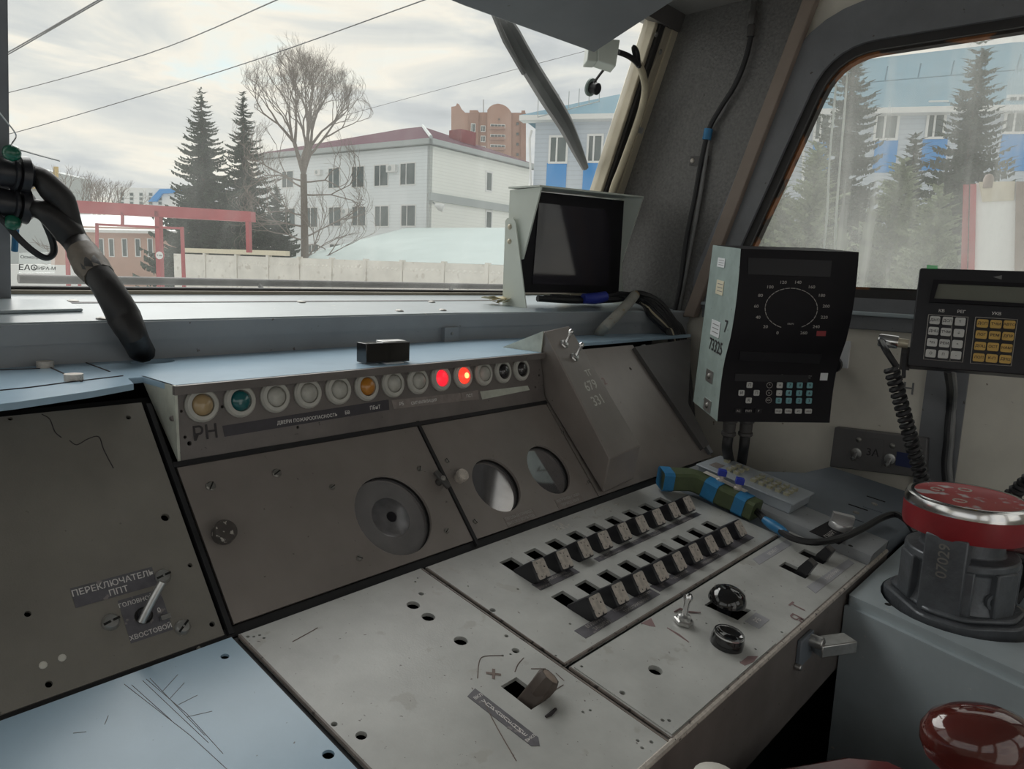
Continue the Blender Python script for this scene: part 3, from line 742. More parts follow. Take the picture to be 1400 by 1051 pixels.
# rotary knob on the curb
kp = Plane(DESK.pt(0, 0, .022), DESK.ex, DESK.ey)
k = MB(); c_ = kp.at(1148, 722)
k.prism(kp.M(c_ - DESK.ex * .01, .0), [(-.085, -.03), (.03, -.035), (.03, .03), (-.085, .035)], .0, .0012, 'black_matte')
k.text(kp.M(c_ + DESK.ex * -.062 + DESK.n * .0016, .0), 'СМАРТ', .016, 'ink_dim')
k.lathe(kp.M(c_, 0), [(.025, .001), (.0255, .012), (.023, .016)], 'alu', 20)
k.box(kp.M(c_, .5), .014, .046, .020, 'alu', c=(0, 0, .025))
k.build('rotary_knob', desk, bev=.0015, label='silver rotary knob on a black printed plate')
for px, py in ((1163, 746),):
    s_ = MB(); s_.cyl(kp.Mpx(px, py), .005, .0004, 'hole_dark', 10); s_.build('hole', desk)
# little plates on the dark panel
for px, py in ((1195, 690), (1170, 702)):
    s_ = MB(); Mx = DESK.Mpx(px, py, .02, .2); s_.box(Mx, .09, .045, .002, 'dark_blue_paint', c=(0, 0, .001)); s_.dome(Mx, .008, .004, 'screw_head', 10, z0=.002); s_.box(Mx, .004, .045, .004, 'black_gap', c=(.045, 0, .0015))
    s_.build('cover_plate', desk)
# latch on the apron
la = MB(); b0 = yat(1097, 885, fz.y - .004)
la.box(T(b0.x, b0.y - .004, b0.z), .06, .008, .05, 'dark_blue_paint')
la.cyl(frame((b0.x + .015, b0.y, b0.z + .012), (0, -1, 0)), .011, .03, 'steel', 12)
la.box(frame((b0.x + .04, b0.y - .03, b0.z), (0, 0, 1), (1, -.6, 0)), .075, .035, .022, 'steel', c=(.01, 0, 0))
la.cyl(frame((b0.x - .03, b0.y, b0.z - .022), (0, -1, 0)), .006, .012, 'steel', 10)
la.build('latch', desk, bev=.002, label='grey steel latch on the desk edge')

# ------------------------------------------------------------------ upright instrument panel
ip = thing('instrument_panel', (.9, 1.0, -.55), 'sloping brown grey instrument panel with three round gauge windows', 'instrument panel')
Uf = UP.F()
def uh(lst): return [circ(UP.uv(a, b), r, 12) for a, b, r in lst]
PL = MB().plate(Uf, rect(-.5, .441, .002, .3746), uh([(175.6, 570.5, .0035), (226, 707, .0058), (260, 772.5, .0032), (290, 853, .0038), (67, 935, .004), (38, 839, .0038), (14, 572, .003), (272, 885, .002)]), -.006, 0, 'olive_paint').build('panel_door', ip, label='left olive grey panel with a rotary changeover switch')
g1 = (.783, .100); g2 = (1.045, .102); g3 = (1.212, .104)
P1 = MB().plate(Uf, rect(.458, .921, .012, .258), [circ(g1, .0755, 40)], -.006, 0, 'panel_paint').build('panel_door', ip, label='wide panel door with one large round gauge window')
P2 = MB().plate(Uf, rect(.931, 1.318, .012, .258), [circ(g2, .0595, 36), circ(g3, .0595, 36)], -.006, 0, 'panel_paint').build('panel_door', ip, label='panel door with two round gauge windows')
P3 = MB().plate(Uf, [(1.322, .012), (1.865, .012), (1.822, .398), (1.322, .398)], uh([(868 - 6, 504, .005)]), -.006, 0, 'panel_paint').build('panel_door', ip, label='blank panel right of the toggle switch box')
dk = [UP.uv(a, b, .012) for a, b in ((868, 474), (945, 463), (941, 552), (970, 607), (962, 613))]
MB().plate(Uf, dk, [], -.01, .012, 'dark_frame').build('end_plate', ip, label='dark angular end plate')
fl = MB()
fl.prism(Uf, rect(1.852, 1.87, .02, .39), 0, .010, 'grey_trim'); fl.build('edge_strip', ip)
bk = MB()
bk.prism(Uf, rect(-.5, 1.855, -.006, .40), -.10, -.03, 'black_gap')
for u in (.4495, .926): bk.prism(Uf, rect(u - .0035, u + .0035, .0, .27 if u > .5 else .37), -.03, .003, 'rubber')
bk.prism(Uf, rect(.452, 1.32, .258, .266), -.03, .004, 'rubber'); bk.prism(Uf, rect(-.5, 1.84, -.004, .010), -.03, -.004, 'rubber')
bk.build('panel_frame', ip)
# gauges behind their windows
for g, r in ((g1, .0755), (g2, .0595), (g3, .0595)):
    par = P1 if g is g1 else P2
    m = MB(); Mx = UP.M(UP.pt(g[0], g[1], -.006))
    m.lathe(Mx, [(r + .002, -.03), (r + .002, 0)], 'black_gap', 32, ring=True)
    m.cyl(Mx, r, .004, 'gauge_glass', 40, z0=-.010)
    if g is g1:
        m.lathe(Mx, [(r * .50, -.0062), (r * .48, -.0052), (r * .30, -.0050), (r * .26, -.0040), (1e-6, -.0038)], 'gauge_dial', 32)
        m.lathe(Mx, [(.010, -.004), (.009, -.002), (1e-6, -.0015)], 'black_matte', 14)
    m.build('gauge_glass', par)
def screw(parent, px, py, r=.007, plane=UP, m='screw_head', h=.004, slot_=True, name='screw'):
    s = MB(); a = random.uniform(0, 3.1); Mx = plane.Mpx(px, py, 0, a)
    s.lathe(Mx, [(r, 0), (r, h * .4), (r * .75, h * .85), (1e-6, h)], m, 12)
    if slot_: s.box(Mx, r * 1.9, r * .28, .0008, 'hole_dark', c=(0, 0, h * .92))
    return s.build(name, parent)
for px, py, r in ((288, 665, .0075), (378, 647, .0075), (454, 666, .005), (573, 641, .005), (491, 763, .005), (610, 726, .005)): screw(P1, px, py, r)
for px, py, r in ((611, 630, .0048), (649, 713, .0048), (769, 592, .0036), (804, 659, .0036)): screw(P2, px, py, r)
screw(PL, 151, 851, .0105, m='steel', h=.008); screw(PL, 222, 789, .010, m='steel', h=.008); screw(PL, 249, 858, .010, m='steel', h=.008)
for px, py in ((59, 909), (85, 899)):
    s_ = MB(); s_.dome(UP.Mpx(px, py), .0045, .002, 'plate_ivory', 10); s_.build('filled_hole', PL)
k = MB(); k.lathe(UP.Mpx(302, 733), [(.013, 0), (.013, .006), (.017, .008), (.017, .020), (.015, .023), (1e-6, .0235)], 'knob_worn', 22); k.build('door_knob', P1, label='round dark knurled door knob')
k = MB(); k.lathe(UP.Mpx(627, 654), [(.011, 0), (.011, .008), (.0125, .009), (.0125, .017), (.011, .019), (1e-6, .019)], 'worn_steel', 20); k.build('door_knob', P2, label='worn round door knob')
k = MB(); Mx = UP.Mpx(599, 660, 0, .35); k.cyl(Mx, .007, .014, 'dark_frame', 12); k.box(Mx, .012, .04, .007, 'dark_frame', c=(0, 0, .014)); k.dome(Mx, .006, .006, 'screw_head', 10, z0=.017); k.build('wing_latch', P1, bev=.002)
strip(P2, 1.018, 1.105, .012, .034, 'label_brown', [('ТЯГОВЫЙ ПРИВОД', 1.06, .029, .0085), ('ВЫСОКО ВОЛЬТОВ', 1.06, .019, .0085)], 'ink_dim', UP)
strip(P2, 1.178, 1.266, .014, .036, 'label_brown', [('НАПРЯЖЕН ГЛАВН', 1.222, .031, .0085), ('ПЕРИОД АВАР', 1.222, .020, .0085)], 'ink_dim', UP)
# changeover switch on the left panel
s_ = MB(); s_.prism(Uf, rect(.283, .381, .0945, .1205), .0001, .0006, 'label_grey'); s_.text(UP.M(UP.pt(.332, .1125, .0009)), 'ПЕРЕКЛЮЧАТЕЛЬ', .0112, 'ink_white', .98); s_.text(UP.M(UP.pt(.334, .1005, .0009)), 'ППТ', .0112, 'ink_white')
s_.build('label_plate', PL)
s_ = MB(); s_.prism(Uf, rect(.3295, .3815, .031, .0885), .0001, .0005, 'label_grey'); s_.text(UP.M(UP.pt(.350, .081, .0008)), 'ГОЛОВНОЙ', .0075, 'ink_white'); s_.text(UP.M(UP.pt(.3725, .061, .0008)), '0', .009, 'ink_white'); s_.text(UP.M(UP.pt(.3555, .037, .0008)), 'ХВОСТОВОЙ', .0082, 'ink_white')
Mx = UP.M(UP.pt(.353, .060, 0)); s_.cyl(Mx, .011, .0022, 'hole_dark', 16)
s_.build('label_plate', PL)
k = MB(); k.tube([UP.pt(.348, .053, .002), UP.pt(.362, .072, .022), UP.pt(.374, .086, .036)], .0055, 'steel', 12, 3); k.lathe(Mx, [(.009, .001), (.008, .006), (.005, .007)], 'black_plastic', 16); k.box(Mx, .012, .006, .006, 'steel', c=(.022, -.012, .006)); k.build('switch_handle', PL, label='short steel handle of the changeover switch')
# hair-like crack in the paint
mk = MB()
for q in ([(57, 566), (68, 573), (75, 590), (84, 598)], [(95, 602), (105, 608), (120, 600), (135, 597), (142, 615), (155, 640)]): mk.tube([UP.at(a, b, .0002) for a, b in q], .0007, 'ink_black', 4, 4); mk.build('hair_crack', PL); mk = MB()
s_ = MB(); s_.text(UP.Mpx(822, 522, .0006), '512', .03, 'ink_purple'); s_.build('painted_letter', P3)

# ------------------------------------------------------------------ indicator lamp box
lb = thing('indicator_lamp_box', (.89, 1.1, -.30), 'dark metal box with a row of thirteen round indicator lamps', 'lamp box')
LF = LAMP.F()
b = MB()
b.plate(LF, rect(.466, 1.318, -.002, .110), [circ(LAMP.uv(a, c), r, 10) for a, c, r in ((238.5, 571.5, .0045), (248, 562, .0022), (253, 597.5, .0025), (259, 606, .0035), (304, 556, .0025), (407, 584, .0025), (732, 529, .003), (737, 513, .003))], -.008, 0, 'lamp_and_shade_paint'); b.build('face_plate', lb)
b = MB(); b.bb(.462, 1.318, 1.064, 1.073, SH - .014, SH - .0005, 'lamp_and_shade_paint'); b.build('visor_lip', lb)
def cheek(x): return [V((x, 1.066, SH)), V((x, 1.185, SH)), V((x, 1.165, -.205)), V((x, 1.062, -.298))]
b = MB(); b.slab(cheek(.462), .004, 'cheek_paint'); b.build('end_cheek', lb, label='pale painted end cheek of the lamp box')
LPX = [(275, 552), (328, 547), (378, 541), (424, 537), (465, 533), (504, 528), (540, 526), (573, 521), (603, 518), (632, 516), (660, 513), (687, 509), (711, 505)]
LM = ['lens_amber', 'lens_teal', 'lens_clear', 'lens_clear', 'lens_clear', 'lens_orange', 'lens_clear', 'lens_clear', 'lens_red', 'lens_red_hot', 'lens_clear', 'lens_black', 'lens_black']
LN = ['tan lens', 'dark teal green lens', 'clear frosted lens', 'clear frosted lens', 'clear frosted lens', 'orange lens', 'clear frosted lens', 'clear frosted lens', 'glowing red lens', 'glowing red lens with hot orange filament', 'clear lens beside glowing red lamp', 'black empty lens', 'black empty lens at the right end']
bz = MB(); bz.lathe(Matrix.Identity(4), [(.0265, 0), (.0265, .004), (.0235, .0075), (.0175, .0080), (.0165, .003)], 'bezel', 28, ring=True); bzm = bz.mesh('bezel')
for i, (px, py) in enumerate(LPX):
    u, v = .505 + .0614 * i, .079
    Mx = LAMP.M(LAMP.pt(u, v, 0))
    l = MB(); l.dome(Mx, .0165, .011 if i != 8 else .006, LM[i], 20, z0=.004, n=5)
    if i == 9:
        for a in range(5): l.box(Mx, .012, .003, .002, 'lamp_hot', c=(0, 0, .0145)) if a == 0 else l.box(Mx @ Matrix.Rotation(a * .63, 4, 'Z'), .012, .003, .002, 'lamp_hot', c=(0, 0, .0145))
    lo_ = l.build('indicator_lamp', lb, label=LN[i])
    inst(bzm, 'bezel', lo_, Mx)
u0, v0 = LAMP.uv(305, 584)
def lstrip(pxs, m, words):
    p_ = [LAMP.uv(a, b) for a, b in pxs]
    s = MB(); s.prism(LF, p_, .0002, .0008, m)
    for px, py, st_, sz in words: s.text(LAMP.Mpx(px, py, .0011), st_, sz, 'ink_white')
    s.build('label_strip', lb)
lstrip([(304, 582), (531, 546), (532, 560), (307, 597)], 'label_dark', [(389, 577, 'ДВЕРИ', .0080), (432, 571, 'ПОЖАРООПАСНОСТЬ', .0080), (475, 564, 'БВ', .0085), (513, 557, 'ПБиТ', .0095)])
lstrip([(535, 547), (629, 537), (632, 548), (538, 559)], 'label_brown', [(549, 552, 'РБ', .009), (580, 549, 'СИГНАЛИЗАЦИЯ', .008)])
lstrip([(630, 537), (653, 533), (655, 546), (632, 548)], 'label_brown', [(642, 541, 'ПСТ', .009)])
lstrip([(656, 535), (721, 527), (724, 533), (659, 546)], 'cheek_paint', [])
s_ = MB(); s_.text(LAMP.Mpx(281, 592, .0008), 'РН', .030, 'ink_black'); s_.build('painted_letter', lb)

# ------------------------------------------------------------------ diagonal toggle switch box
tb = thing('toggle_switch_box', (1.38, 1.0, -.5), 'narrow raised grey box with two chrome toggle switches at its top', 'switch box')
def UPp(u, v, w): return UP.pt(u, v, w)
vt, vb = .398, .022
b = MB()
tl, tr_, bl_, br_ = UPp(1.322, vt, .098), UPp(1.425, vt + .012, .098), UPp(1.325, vb + .045, .074), UPp(1.462, vb + .055, .074)
tl0, tr0, bl0, br0 = UPp(1.322, vt, .0), UPp(1.425, vt + .012, .0), UPp(1.330, vb - .008, .008), UPp(1.462, vb, .008)
b.add([tl, tr_, bl_, br_, tl0, tr0, bl0, br0], [(0, 2, 3, 1), (0, 4, 6, 2), (1, 3, 7, 5), (2, 6, 7, 3), (0, 1, 5, 4), (4, 5, 7, 6)], 'panel_paint')
body = b.build('box_body', tb, bev=.003)
TP = Plane(tl, tr_ - tl, tl - bl_)
for px, py in ((770, 471), (784, 489)):
    k = MB(); Mx = TP.Mpx(px, py); k.lathe(Mx, [(.012, 0), (.012, .004), (.010, .006)], 'steel', 6); k.lathe(Mx, [(.009, .004), (.008, .010), (.005, .011)], 'steel', 14)
    k.lathe(frame(Mx.translation + TP.n * .008, TP.n + V((.35, .55, .3))), [(.0035, 0), (.004, .022), (.0065, .027), (.0065, .031), (.004, .035), (1e-6, .036)], 'chrome', 12)
    k.build('toggle_switch', tb, label='chrome toggle switch')
for px, py, t_, sz in ((805, 510, 'ТГ', .022), (808, 527, '679', .034), (818, 547, '331', .034)):
    s_ = MB(); s_.text(TP.Mpx(px, py, .0006, .0), t_, sz, 'crayon'); s_.build('chalk_mark', tb)
ca = MB(); ca.slab([V((1.320, 1.078, SH)), V((1.320, 1.20, SH)), tl + V((-.002, 0, 0))], .003, 'cheek_paint'); ca.build('lit_side_patch', tb)  # pale triangle paints the light falling on the box's upper left side

# ================================================================== EQUIPMENT
def px_plane(px, py, d, n, up=(0, 0, 1)):
    n = V(n).normalized(); x = V(up).cross(n).normalized()
    return Plane(ray(px, py) * d, x, n.cross(x))

# ------------------------------------------------------------------ speed and signal display unit
DK = 1.2
dTL, dTR, dBR, dBL = [V(p) * DK for p in ((1.336, .617, .058), (1.502, .455, .061), (1.514, .479, -.278), (1.348, .641, -.281))]
DIS = Plane(dBL, dTR - dTL, dTL - dBL)
DW = (dTR - dTL).length; DH = (dTL - dBL).length
def dprof(v):
    t = v / DH
    return .016 * math.sin(math.pi * min(1, max(0, (t - .35) / .65))) - .010 * math.sin(math.pi * min(1, max(0, t / .5)))
disp = thing('display_unit', dBL.lerp(dBR, .5) - V((0, 0, .0)), 'black locomotive display unit with round speed scale and keypad', 'display unit')
shear = (dTL - dBL).dot(DIS.ex) / DH
def dpt(u, v, w=0): return DIS.pt(u + shear * v * 1.0, v, w + dprof(v))
b = MB(); n_ = 17
vs = []; fs = []
for i in range(n_):
    v = DH * i / (n_ - 1)
    vs += [dpt(0, v, 0), dpt(DW, v, 0), dpt(DW, v, -.19 - dprof(v)), dpt(0, v, -.19 - dprof(v))]
ff = []; sf = []; of = []
for i in range(n_ - 1):
    a = i * 4; c = a + 4
    ff.append((a, a + 1, c + 1, c)); of += [(a + 1, a + 2, c + 2, c + 1), (a + 2, a + 3, c + 3, c + 2)]; sf.append((a + 3, a, c, c + 3))
b.add(vs, ff + of + [(0, 3, 2, 1), ((n_ - 1) * 4, (n_ - 1) * 4 + 1, (n_ - 1) * 4 + 2, (n_ - 1) * 4 + 3)], 'black_matte')
b.build('front_housing', disp)
b = MB(); b.add(vs, sf, 'display_side'); side = b.build('side_plate', disp, label='weathered pale green side plate with stickers')
DSD = Plane(dBL, DIS.n, dTL - dBL)      # left side of the unit, normal to the left
sd = MB()
def sq(px, py, w, h, m): sd.box(DSD.Mpx(px, py, .001), w, h, .001, m)
for px, py, w, h, m in ((986, 359, .05, .022, 'sticker_white'), (984, 393, .05, .034, 'sticker_cream'), (978, 449, .062, .038, 'sticker_white')):
    o_ = MB(); o_.box(DSD.Mpx(px, py, .001), w, h, .0012, m)
    for t_ in range(3): o_.box(DSD.Mpx(px, py, .0018), w * .7, h * .05, .0003, 'ink_grey', c=(0, h * (.25 - .25 * t_), 0))
    o_.build('sticker', disp)
for px, py in ((970, 514), (967, 554)):
    o_ = MB(); o_.box(DSD.Mpx(px, py, .001), .05, .03, .002, 'steel'); o_.dome(DSD.Mpx(px, py, .001), .008, .006, 'screw_head', 10); o_.build('latch_plate', disp)
o_ = MB(); o_.text(DSD.Mpx(978, 474, .0012), '73325', .042, 'ink_black', .9); o_.build('painted_letter', disp)
o_ = MB(); o_.text(DSD.Mpx(992, 447, .0012), '7', .042, 'ink_black'); o_.build('painted_letter', disp)
def dM(px, py, w=.0008, rot=0):
    u, v = DIS.uv(px, py); return DIS.M(DIS.pt(u, v, dprof(v) + w), rot)
mat('panel_tint', (.018, .0175, .021), .45, var=.1, spec=.3)
for q in ([(1022, 352), (1136, 356), (1132, 378), (1020, 374)], [(1012, 480), (1124, 484), (1122, 498), (1011, 493)], [(1007, 512), (1108, 514), (1107, 524), (1006, 522)]):
    o_ = MB(); pts = []
    for a, c in q:
        u, v = DIS.uv(a, c); pts.append(DIS.pt(u, v, dprof(v) + .0012))
    o_.slab(list(reversed(pts)), .001, 'panel_tint'); o_.build('dark_window', disp)
# round speed scale 0..260
cx_, cy_, rx_, ry_ = 1077.5, 420.5, 35.5, 27.5
sc = MB()
for i in range(27):
    a = math.radians(248 - (i / 26) * 316); aa = math.radians(248 - ((i + .82) / 26) * 316)
    if i == 26: break
    p0 = dM(cx_ + rx_ * math.cos(a), cy_ - ry_ * math.sin(a)).translation; p1 = dM(cx_ + rx_ * math.cos(aa), cy_ - ry_ * math.sin(aa)).translation
    sc.tube([p0, p1], .0009, 'ink_dim', 4)
for i in range(14):
    a = math.radians(248 - (i / 13) * 316)
    sc.text(dM(cx_ + 47.5 * math.cos(a), cy_ - 36 * math.sin(a)), str(20 * i), .0095, 'ink_dim', 1.2)
sc.text(dM(1077, 441.5), 'КМ/Ч', .006, 'ink_dim'); sc.build('speed_scale', disp, label='faint white speed scale from 0 to 260')
o_ = MB(); o_.box(dM(1119, 454.5), .022, .012, .0008, 'red_side'); o_.build('red_lamp', disp)
o_ = MB(); o_.box(dM(1129, 516), .018, .018, .0012, 'sticker_white'); o_.build('sticker', disp)
o_ = MB(); o_.text(dM(1071, 516), 'ОАО "ИЖЕВСКИЙ РАДИОЗАВОД"', .009, 'ink_grey'); o_.build('maker_name', disp)
def key(par, Mx, w, h, m, s, ts, ink='ink_black', th=.003):
    o = MB(); o.prism(Mx, rrect(-w / 2, w / 2, -h / 2, h / 2, min(w, h) * .15, 2), 0, th, m)
    if s: o.text(Mx @ T(0, 0, th + .0003), s, ts, ink)
    return o.build('key', par)
kz = lambda x, y: (960 + x / 6.57, 480 + y / 6.57)
for x, y, s, m in ((437, 310, 'П', 'key_white'), (362, 380, 'И', 'key_white'), (498, 380, 'П', 'key_white'), (425, 446, 'К', 'key_white'), (709, 312, '+', 'key_white'), (702, 381, '-', 'key_white'),
                   (799, 312, '7', 'key_teal'), (889, 312, '8', 'key_teal'), (979, 313, '9', 'key_teal'), (789, 381, '4', 'key_teal'), (882, 382, '5', 'key_teal'), (973, 383, '6', 'key_teal'),
                   (695, 448, '0', 'key_teal'), (786, 449, '1', 'key_teal'), (877, 449, '2', 'key_teal'), (967, 450, '3', 'key_teal')):
    key(disp, dM(*kz(x, y), .0002), .0138, .0138, m, s, .010)
for x, y, s in ((688, 540, 'ПЦО'), (777, 540, 'КРЦ'), (867, 541, 'РС'), (957, 541, 'АБО')): key(disp, dM(*kz(x, y), .0002), .0165, .0115, 'key_white', s, .006)
for x, y, s in ((326, 538, 'АС'), (417, 538, 'РМП'), (508, 538, 'F')): key(disp, dM(*kz(x, y), .0002), .0165, .0115, 'panel_tint', s, .007, 'ink_dim')
for x, y, s in ((618, 312, '^'), (612, 380, 'v'), (606, 446, '<>')):
    o_ = MB(); Mx = dM(*kz(x, y), .0002); o_.lathe(Mx, [(.0072, 0), (.0072, .0022), (.0064, .0022), (.0064, .001)], 'ink_dim', 18); o_.cyl(Mx, .0064, .0012, 'black_matte', 18); o_.text(Mx @ T(0, 0, .0016), s, .009, 'ink_dim'); o_.build('key', disp)
# connectors and cables underneath
for i, (px, end) in enumerate(((1013, (1001, 640)), (1037, (1012, 640)))):
    u, v = DIS.uv(px, 576); c0 = DIS.pt(u, 0, -.07)
    o_ = MB(); Mx = frame(c0, -DIS.ey, DIS.ex)
    o_.lathe(Mx, [(.019, -.002), (.019, .020), (.016, .022), (.0155, .045), (.018, .047), (.018, .054), (.012, .06)], 'dark_frame', 16)
    e1 = c0 - DIS.ey * .06; e2 = far(*end, e1.dot(ray(700, 525.5)) + .18)
    o_.tube([e1, e1 - DIS.ey * .03, e1.lerp(e2, .55) - V((0, 0, .02)), e2], .013, 'cable_black', 10, 5)
    o_.build('plug_cable', disp, label='black cable plug under the display')
# bracket arm to the wall
ar = MB(); c1 = DIS.pt(DW * .55, DH * .35, -.19)
ar.slab([c1 + V((0, 0, .05)), V((XW - .002, c1.y + .12, c1.z + .05)), V((XW - .002, c1.y + .12, c1.z - .05)), c1 - V((0, 0, .05))], .02, 'dark_frame'); ar.build('wall_bracket', disp)

# ------------------------------------------------------------------ radio control panel
RD = px_plane(1320, 435, 1.5, -ray(1320, 435) + V((.05, -.05, .22)))
RD = Plane(RD.p, RD.at(1400, 371) - RD.at(1257.5, 366), RD.ey)
rad = thing('radio_control_panel', RD.at(1330, 508), 'black radio control panel with white and amber keys', 'radio panel')
Rf = RD.F()
def rq(*p): return [RD.uv(a, c) for a, c in p]
b = MB(); b.prism(Rf, roundpoly(rq((1257.5, 366), (1470, 372.5), (1462, 517.5), (1241, 500)), .006), -.05, 0, 'black_plastic'); b.build('housing', rad, bev=.002)
b = MB(); o1 = rq((1276, 383), (1476, 391), (1470, 424), (1270, 413.5)); i1 = rq((1283, 388), (1470, 396), (1465, 419), (1277, 408.5)); b.plate(Rf, o1, [i1], .0005, .006, 'black_matte'); b.build('screen_bezel', rad, bev=.001)
b = MB(); b.prism(Rf, rq((1282, 387), (1472, 395), (1467, 420), (1276, 409)), .0, .0015, 'lcd'); b.build('screen', rad, label='blank grey green display screen')
rz = lambda x, y: (1220 + x / 5.839, 340 + y / 5.839)
W = [['ДНП', 'ДСП', '↑'], ['ДНЦ', 'ТЧМ', '↓'], ['*/п', 'РЕМ', '+'], ['О', 'П', '-']]
WP = [[(339, 572), (440, 578), (541, 584)], [(328, 658), (427, 666), (530, 675)], [(317, 749), (415, 756), (518, 763)], [(306, 836), (405, 844), (507, 851)]]
A = [['ДСП', 'ТЧМ', 'АВТО'], ['ЛОГ', 'РЕМ', 'ДПР'], ['ДОЦ', 'ОСТ', 'НАМ'], ['ЛОП', 'К-П', 'ДНЦ']]
AP = [[(719, 598), (825, 604), (933, 608)], [(709, 687), (816, 693), (922, 701)], [(699, 778), (802, 785), (909, 794)], [(688, 869), (792, 876), (900, 883)]]
for grid, P, m in ((W, WP, 'key_white'), (A, AP, 'key_amber')):
    for r in range(4):
        for c in range(3): key(rad, RD.Mpx(*rz(*P[r][c]), .0003), .0185 if m == 'key_white' else .0195, .0165, m, grid[r][c], .0075, th=.004)
def outline(mb, plane, pts, r, m, w=.0006):
    q = [plane.at(a, c, w) for a, c in pts]; mb.tube(q + [q[0]], r, m, 4)
o_ = MB(); outline(o_, RD, [rz(*p) for p in ((290, 525), (605, 545), (560, 905), (248, 880))], .0008, 'ink_dim'); outline(o_, RD, [rz(*p) for p in ((480, 540), (460, 895))], .0006, 'ink_dim')
o_.build('key_outline', rad)
o_ = MB(); outline(o_, RD, [rz(*p) for p in ((665, 545), (998, 565), (948, 935), (622, 912))], .0008, 'ink_dim'); o_.build('key_outline', rad)
for x, y, s in ((393, 496, 'КВ'), (551, 503, 'РЕГ'), (832, 518, 'УКВ')): o_ = MB(); o_.text(RD.Mpx(*rz(x, y), .0006), s, .0085, 'ink_white'); o_.build('printed_heading', rad)
o_ = MB(); o_.prism(Rf, rq(rz(805, 225), rz(875, 212), rz(872, 245)), .0001, .0006, 'ink_grey'); o_.build('printed_emblem', rad)
# plug on the left side with bracket
o_ = MB(); p0 = RD.at(1242, 470, -.02); p1 = RD.at(1204, 465, -.02); d = (p1 - p0).normalized()
o_.lathe(frame(p0, d), [(.010, 0), (.010, .022)], 'cream_trim', 14); o_.lathe(frame(p0, d), [(.013, .02), (.014, .024), (.014, .055), (.012, .058)], 'chrome', 16); o_.build('side_plug', rad, label='chrome cable plug')
o_ = MB(); o_.box(RD.Mpx(1238, 490, -.035), .02, .05, .004, 'dark_frame'); o_.box(RD.Mpx(1236, 500, -.03, .08), .008, .05, .03, 'black_plastic'); o_.build('bracket', rad)
ar = MB(); c1 = RD.at(1335, 440, -.05); ar.tube([c1, V((XW - .001, c1.y + .12, c1.z - .04))], .018, 'dark_frame', 10); ar.build('wall_arm', rad)
o_ = MB(); c1 = RD.at(1275, 365.5, -.012); o_.slab([RD.at(1267, 367, 0), RD.at(1282, 367, 0), RD.at(1282, 363, -.03), RD.at(1267, 362, -.03)], .001, 'green_tape')
gt = o_.build('tape_piece', label='scrap of bright green tape on top of the radio panel', cat='tape')
# coiled cord
def coil(a, b, r, turns, wire, name, label, sag=V((0, 0, 0)), lead=None):
    n = int(turns * 12); pts = []; d = (b - a).normalized(); u = d.cross(V((1, 0, 0))).normalized(); w = d.cross(u)
    for i in range(n + 1):
        t = i / n; c = a.lerp(b, t) + sag * math.sin(math.pi * t); an = 2 * math.pi * turns * t
        pts.append(c + (u * math.cos(an) + w * math.sin(an)) * r)
    o = MB(); o.tube(pts, wire, 'cable_black', 6)
    if lead: o.tube(lead + [pts[0]], wire * 1.2, 'cable_black', 8, 4)
    return o.build(name, label=label, cat='cord')
ca_, cb_ = far(1218, 502, 1.48), far(1262, 660, 1.53)
coil(ca_, cb_, .0105, 19, .0055, 'coiled_cord', 'black coiled cord hanging from the plug beside the radio panel', lead=[p1, far(1212, 480, 1.48)])
coil(far(1384, 676, 1.52), far(1425, 640, 1.45), .0105, 7, .0055, 'coiled_cord', 'short stretch of black coiled cord at the right picture edge')
for k_, (dx, r_) in enumerate(((0, .009), (6, .007))):
    o_ = MB(); o_.tube([RD.at(1296 + dx, 505, -.035), xat(1299 + dx, 540, XW - .05), xat(1295 + dx, 600, XW - .03), xat(1292 + dx, 640, XW - .03), xat(1298 + dx, 690, XW - .03)], r_, ('cable_black', 'cable_grey')[k_], 8, 5)
    o_.build('cable', label=('black cable running down the wall from the radio panel', 'grey cable running down the wall beside the black one')[k_], cat='cable')
# small hook on the wall right of the display
o_ = MB(); Mx = WR.Mpx(1146, 497, 0); o_.box(Mx, .06, .08, .012, 'sticker_white', c=(0, .03, .006)); o_.lathe(Mx, [(.012, .0), (.012, .03), (.024, .034), (.024, .05), (1e-6, .052)], 'black_plastic', 16); o_.build('wall_knob', label='black knob with a white plate on the wall behind the display unit', cat='knob')
o_ = MB(); o_.text(WR.Mpx(1242, 532, .001), 'Н', .045, 'ink_grey'); o_.build('painted_mark', label='faint grey letter H painted on the cream wall', cat='marking')

# ------------------------------------------------------------------ wall switch panel
WS = Plane((XW - .035, 0, 0), WR.ex, WR.ey)
ws = thing('wall_switch_panel', WS.at(1200, 655), 'dark grey wall box with small toggle switches behind the coiled cord', 'switch panel')
WSf = WS.F()
b = MB(); b.prism(WSf, [WS.uv(a, c) for a, c in ((1141, 584), (1268, 599), (1266, 654), (1134, 638))], -.03, 0, 'wall_box'); b.build('face_plate', ws, bev=.003)
for px, py in ((1171, 619), (1217, 627)):
    k = MB(); Mx = WS.Mpx(px, py); k.lathe(Mx, [(.015, 0), (.015, .005), (.010, .006)], 'steel', 14); k.lathe(frame(Mx.translation + WS.n * .005, WS.n + V((0, 0, -.7))), [(.005, 0), (.005, .02), (.008, .026), (1e-6, .031)], 'steel', 10); k.build('toggle_switch', ws)
    s_ = MB(); s_.dome(WS.Mpx(px + 3, py - 18), .008, .004, 'screw_head', 10); s_.build('screw', ws)
b = MB(); b.prism(WSf, [WS.uv(a, c) for a, c in ((1184, 598), (1209, 601), (1205, 639), (1180, 634))], 0, .002, 'wall_box'); b.text(WS.Mpx(1193, 619, .0024), '3А', .03, 'ink_black'); b.build('number_plate', ws)
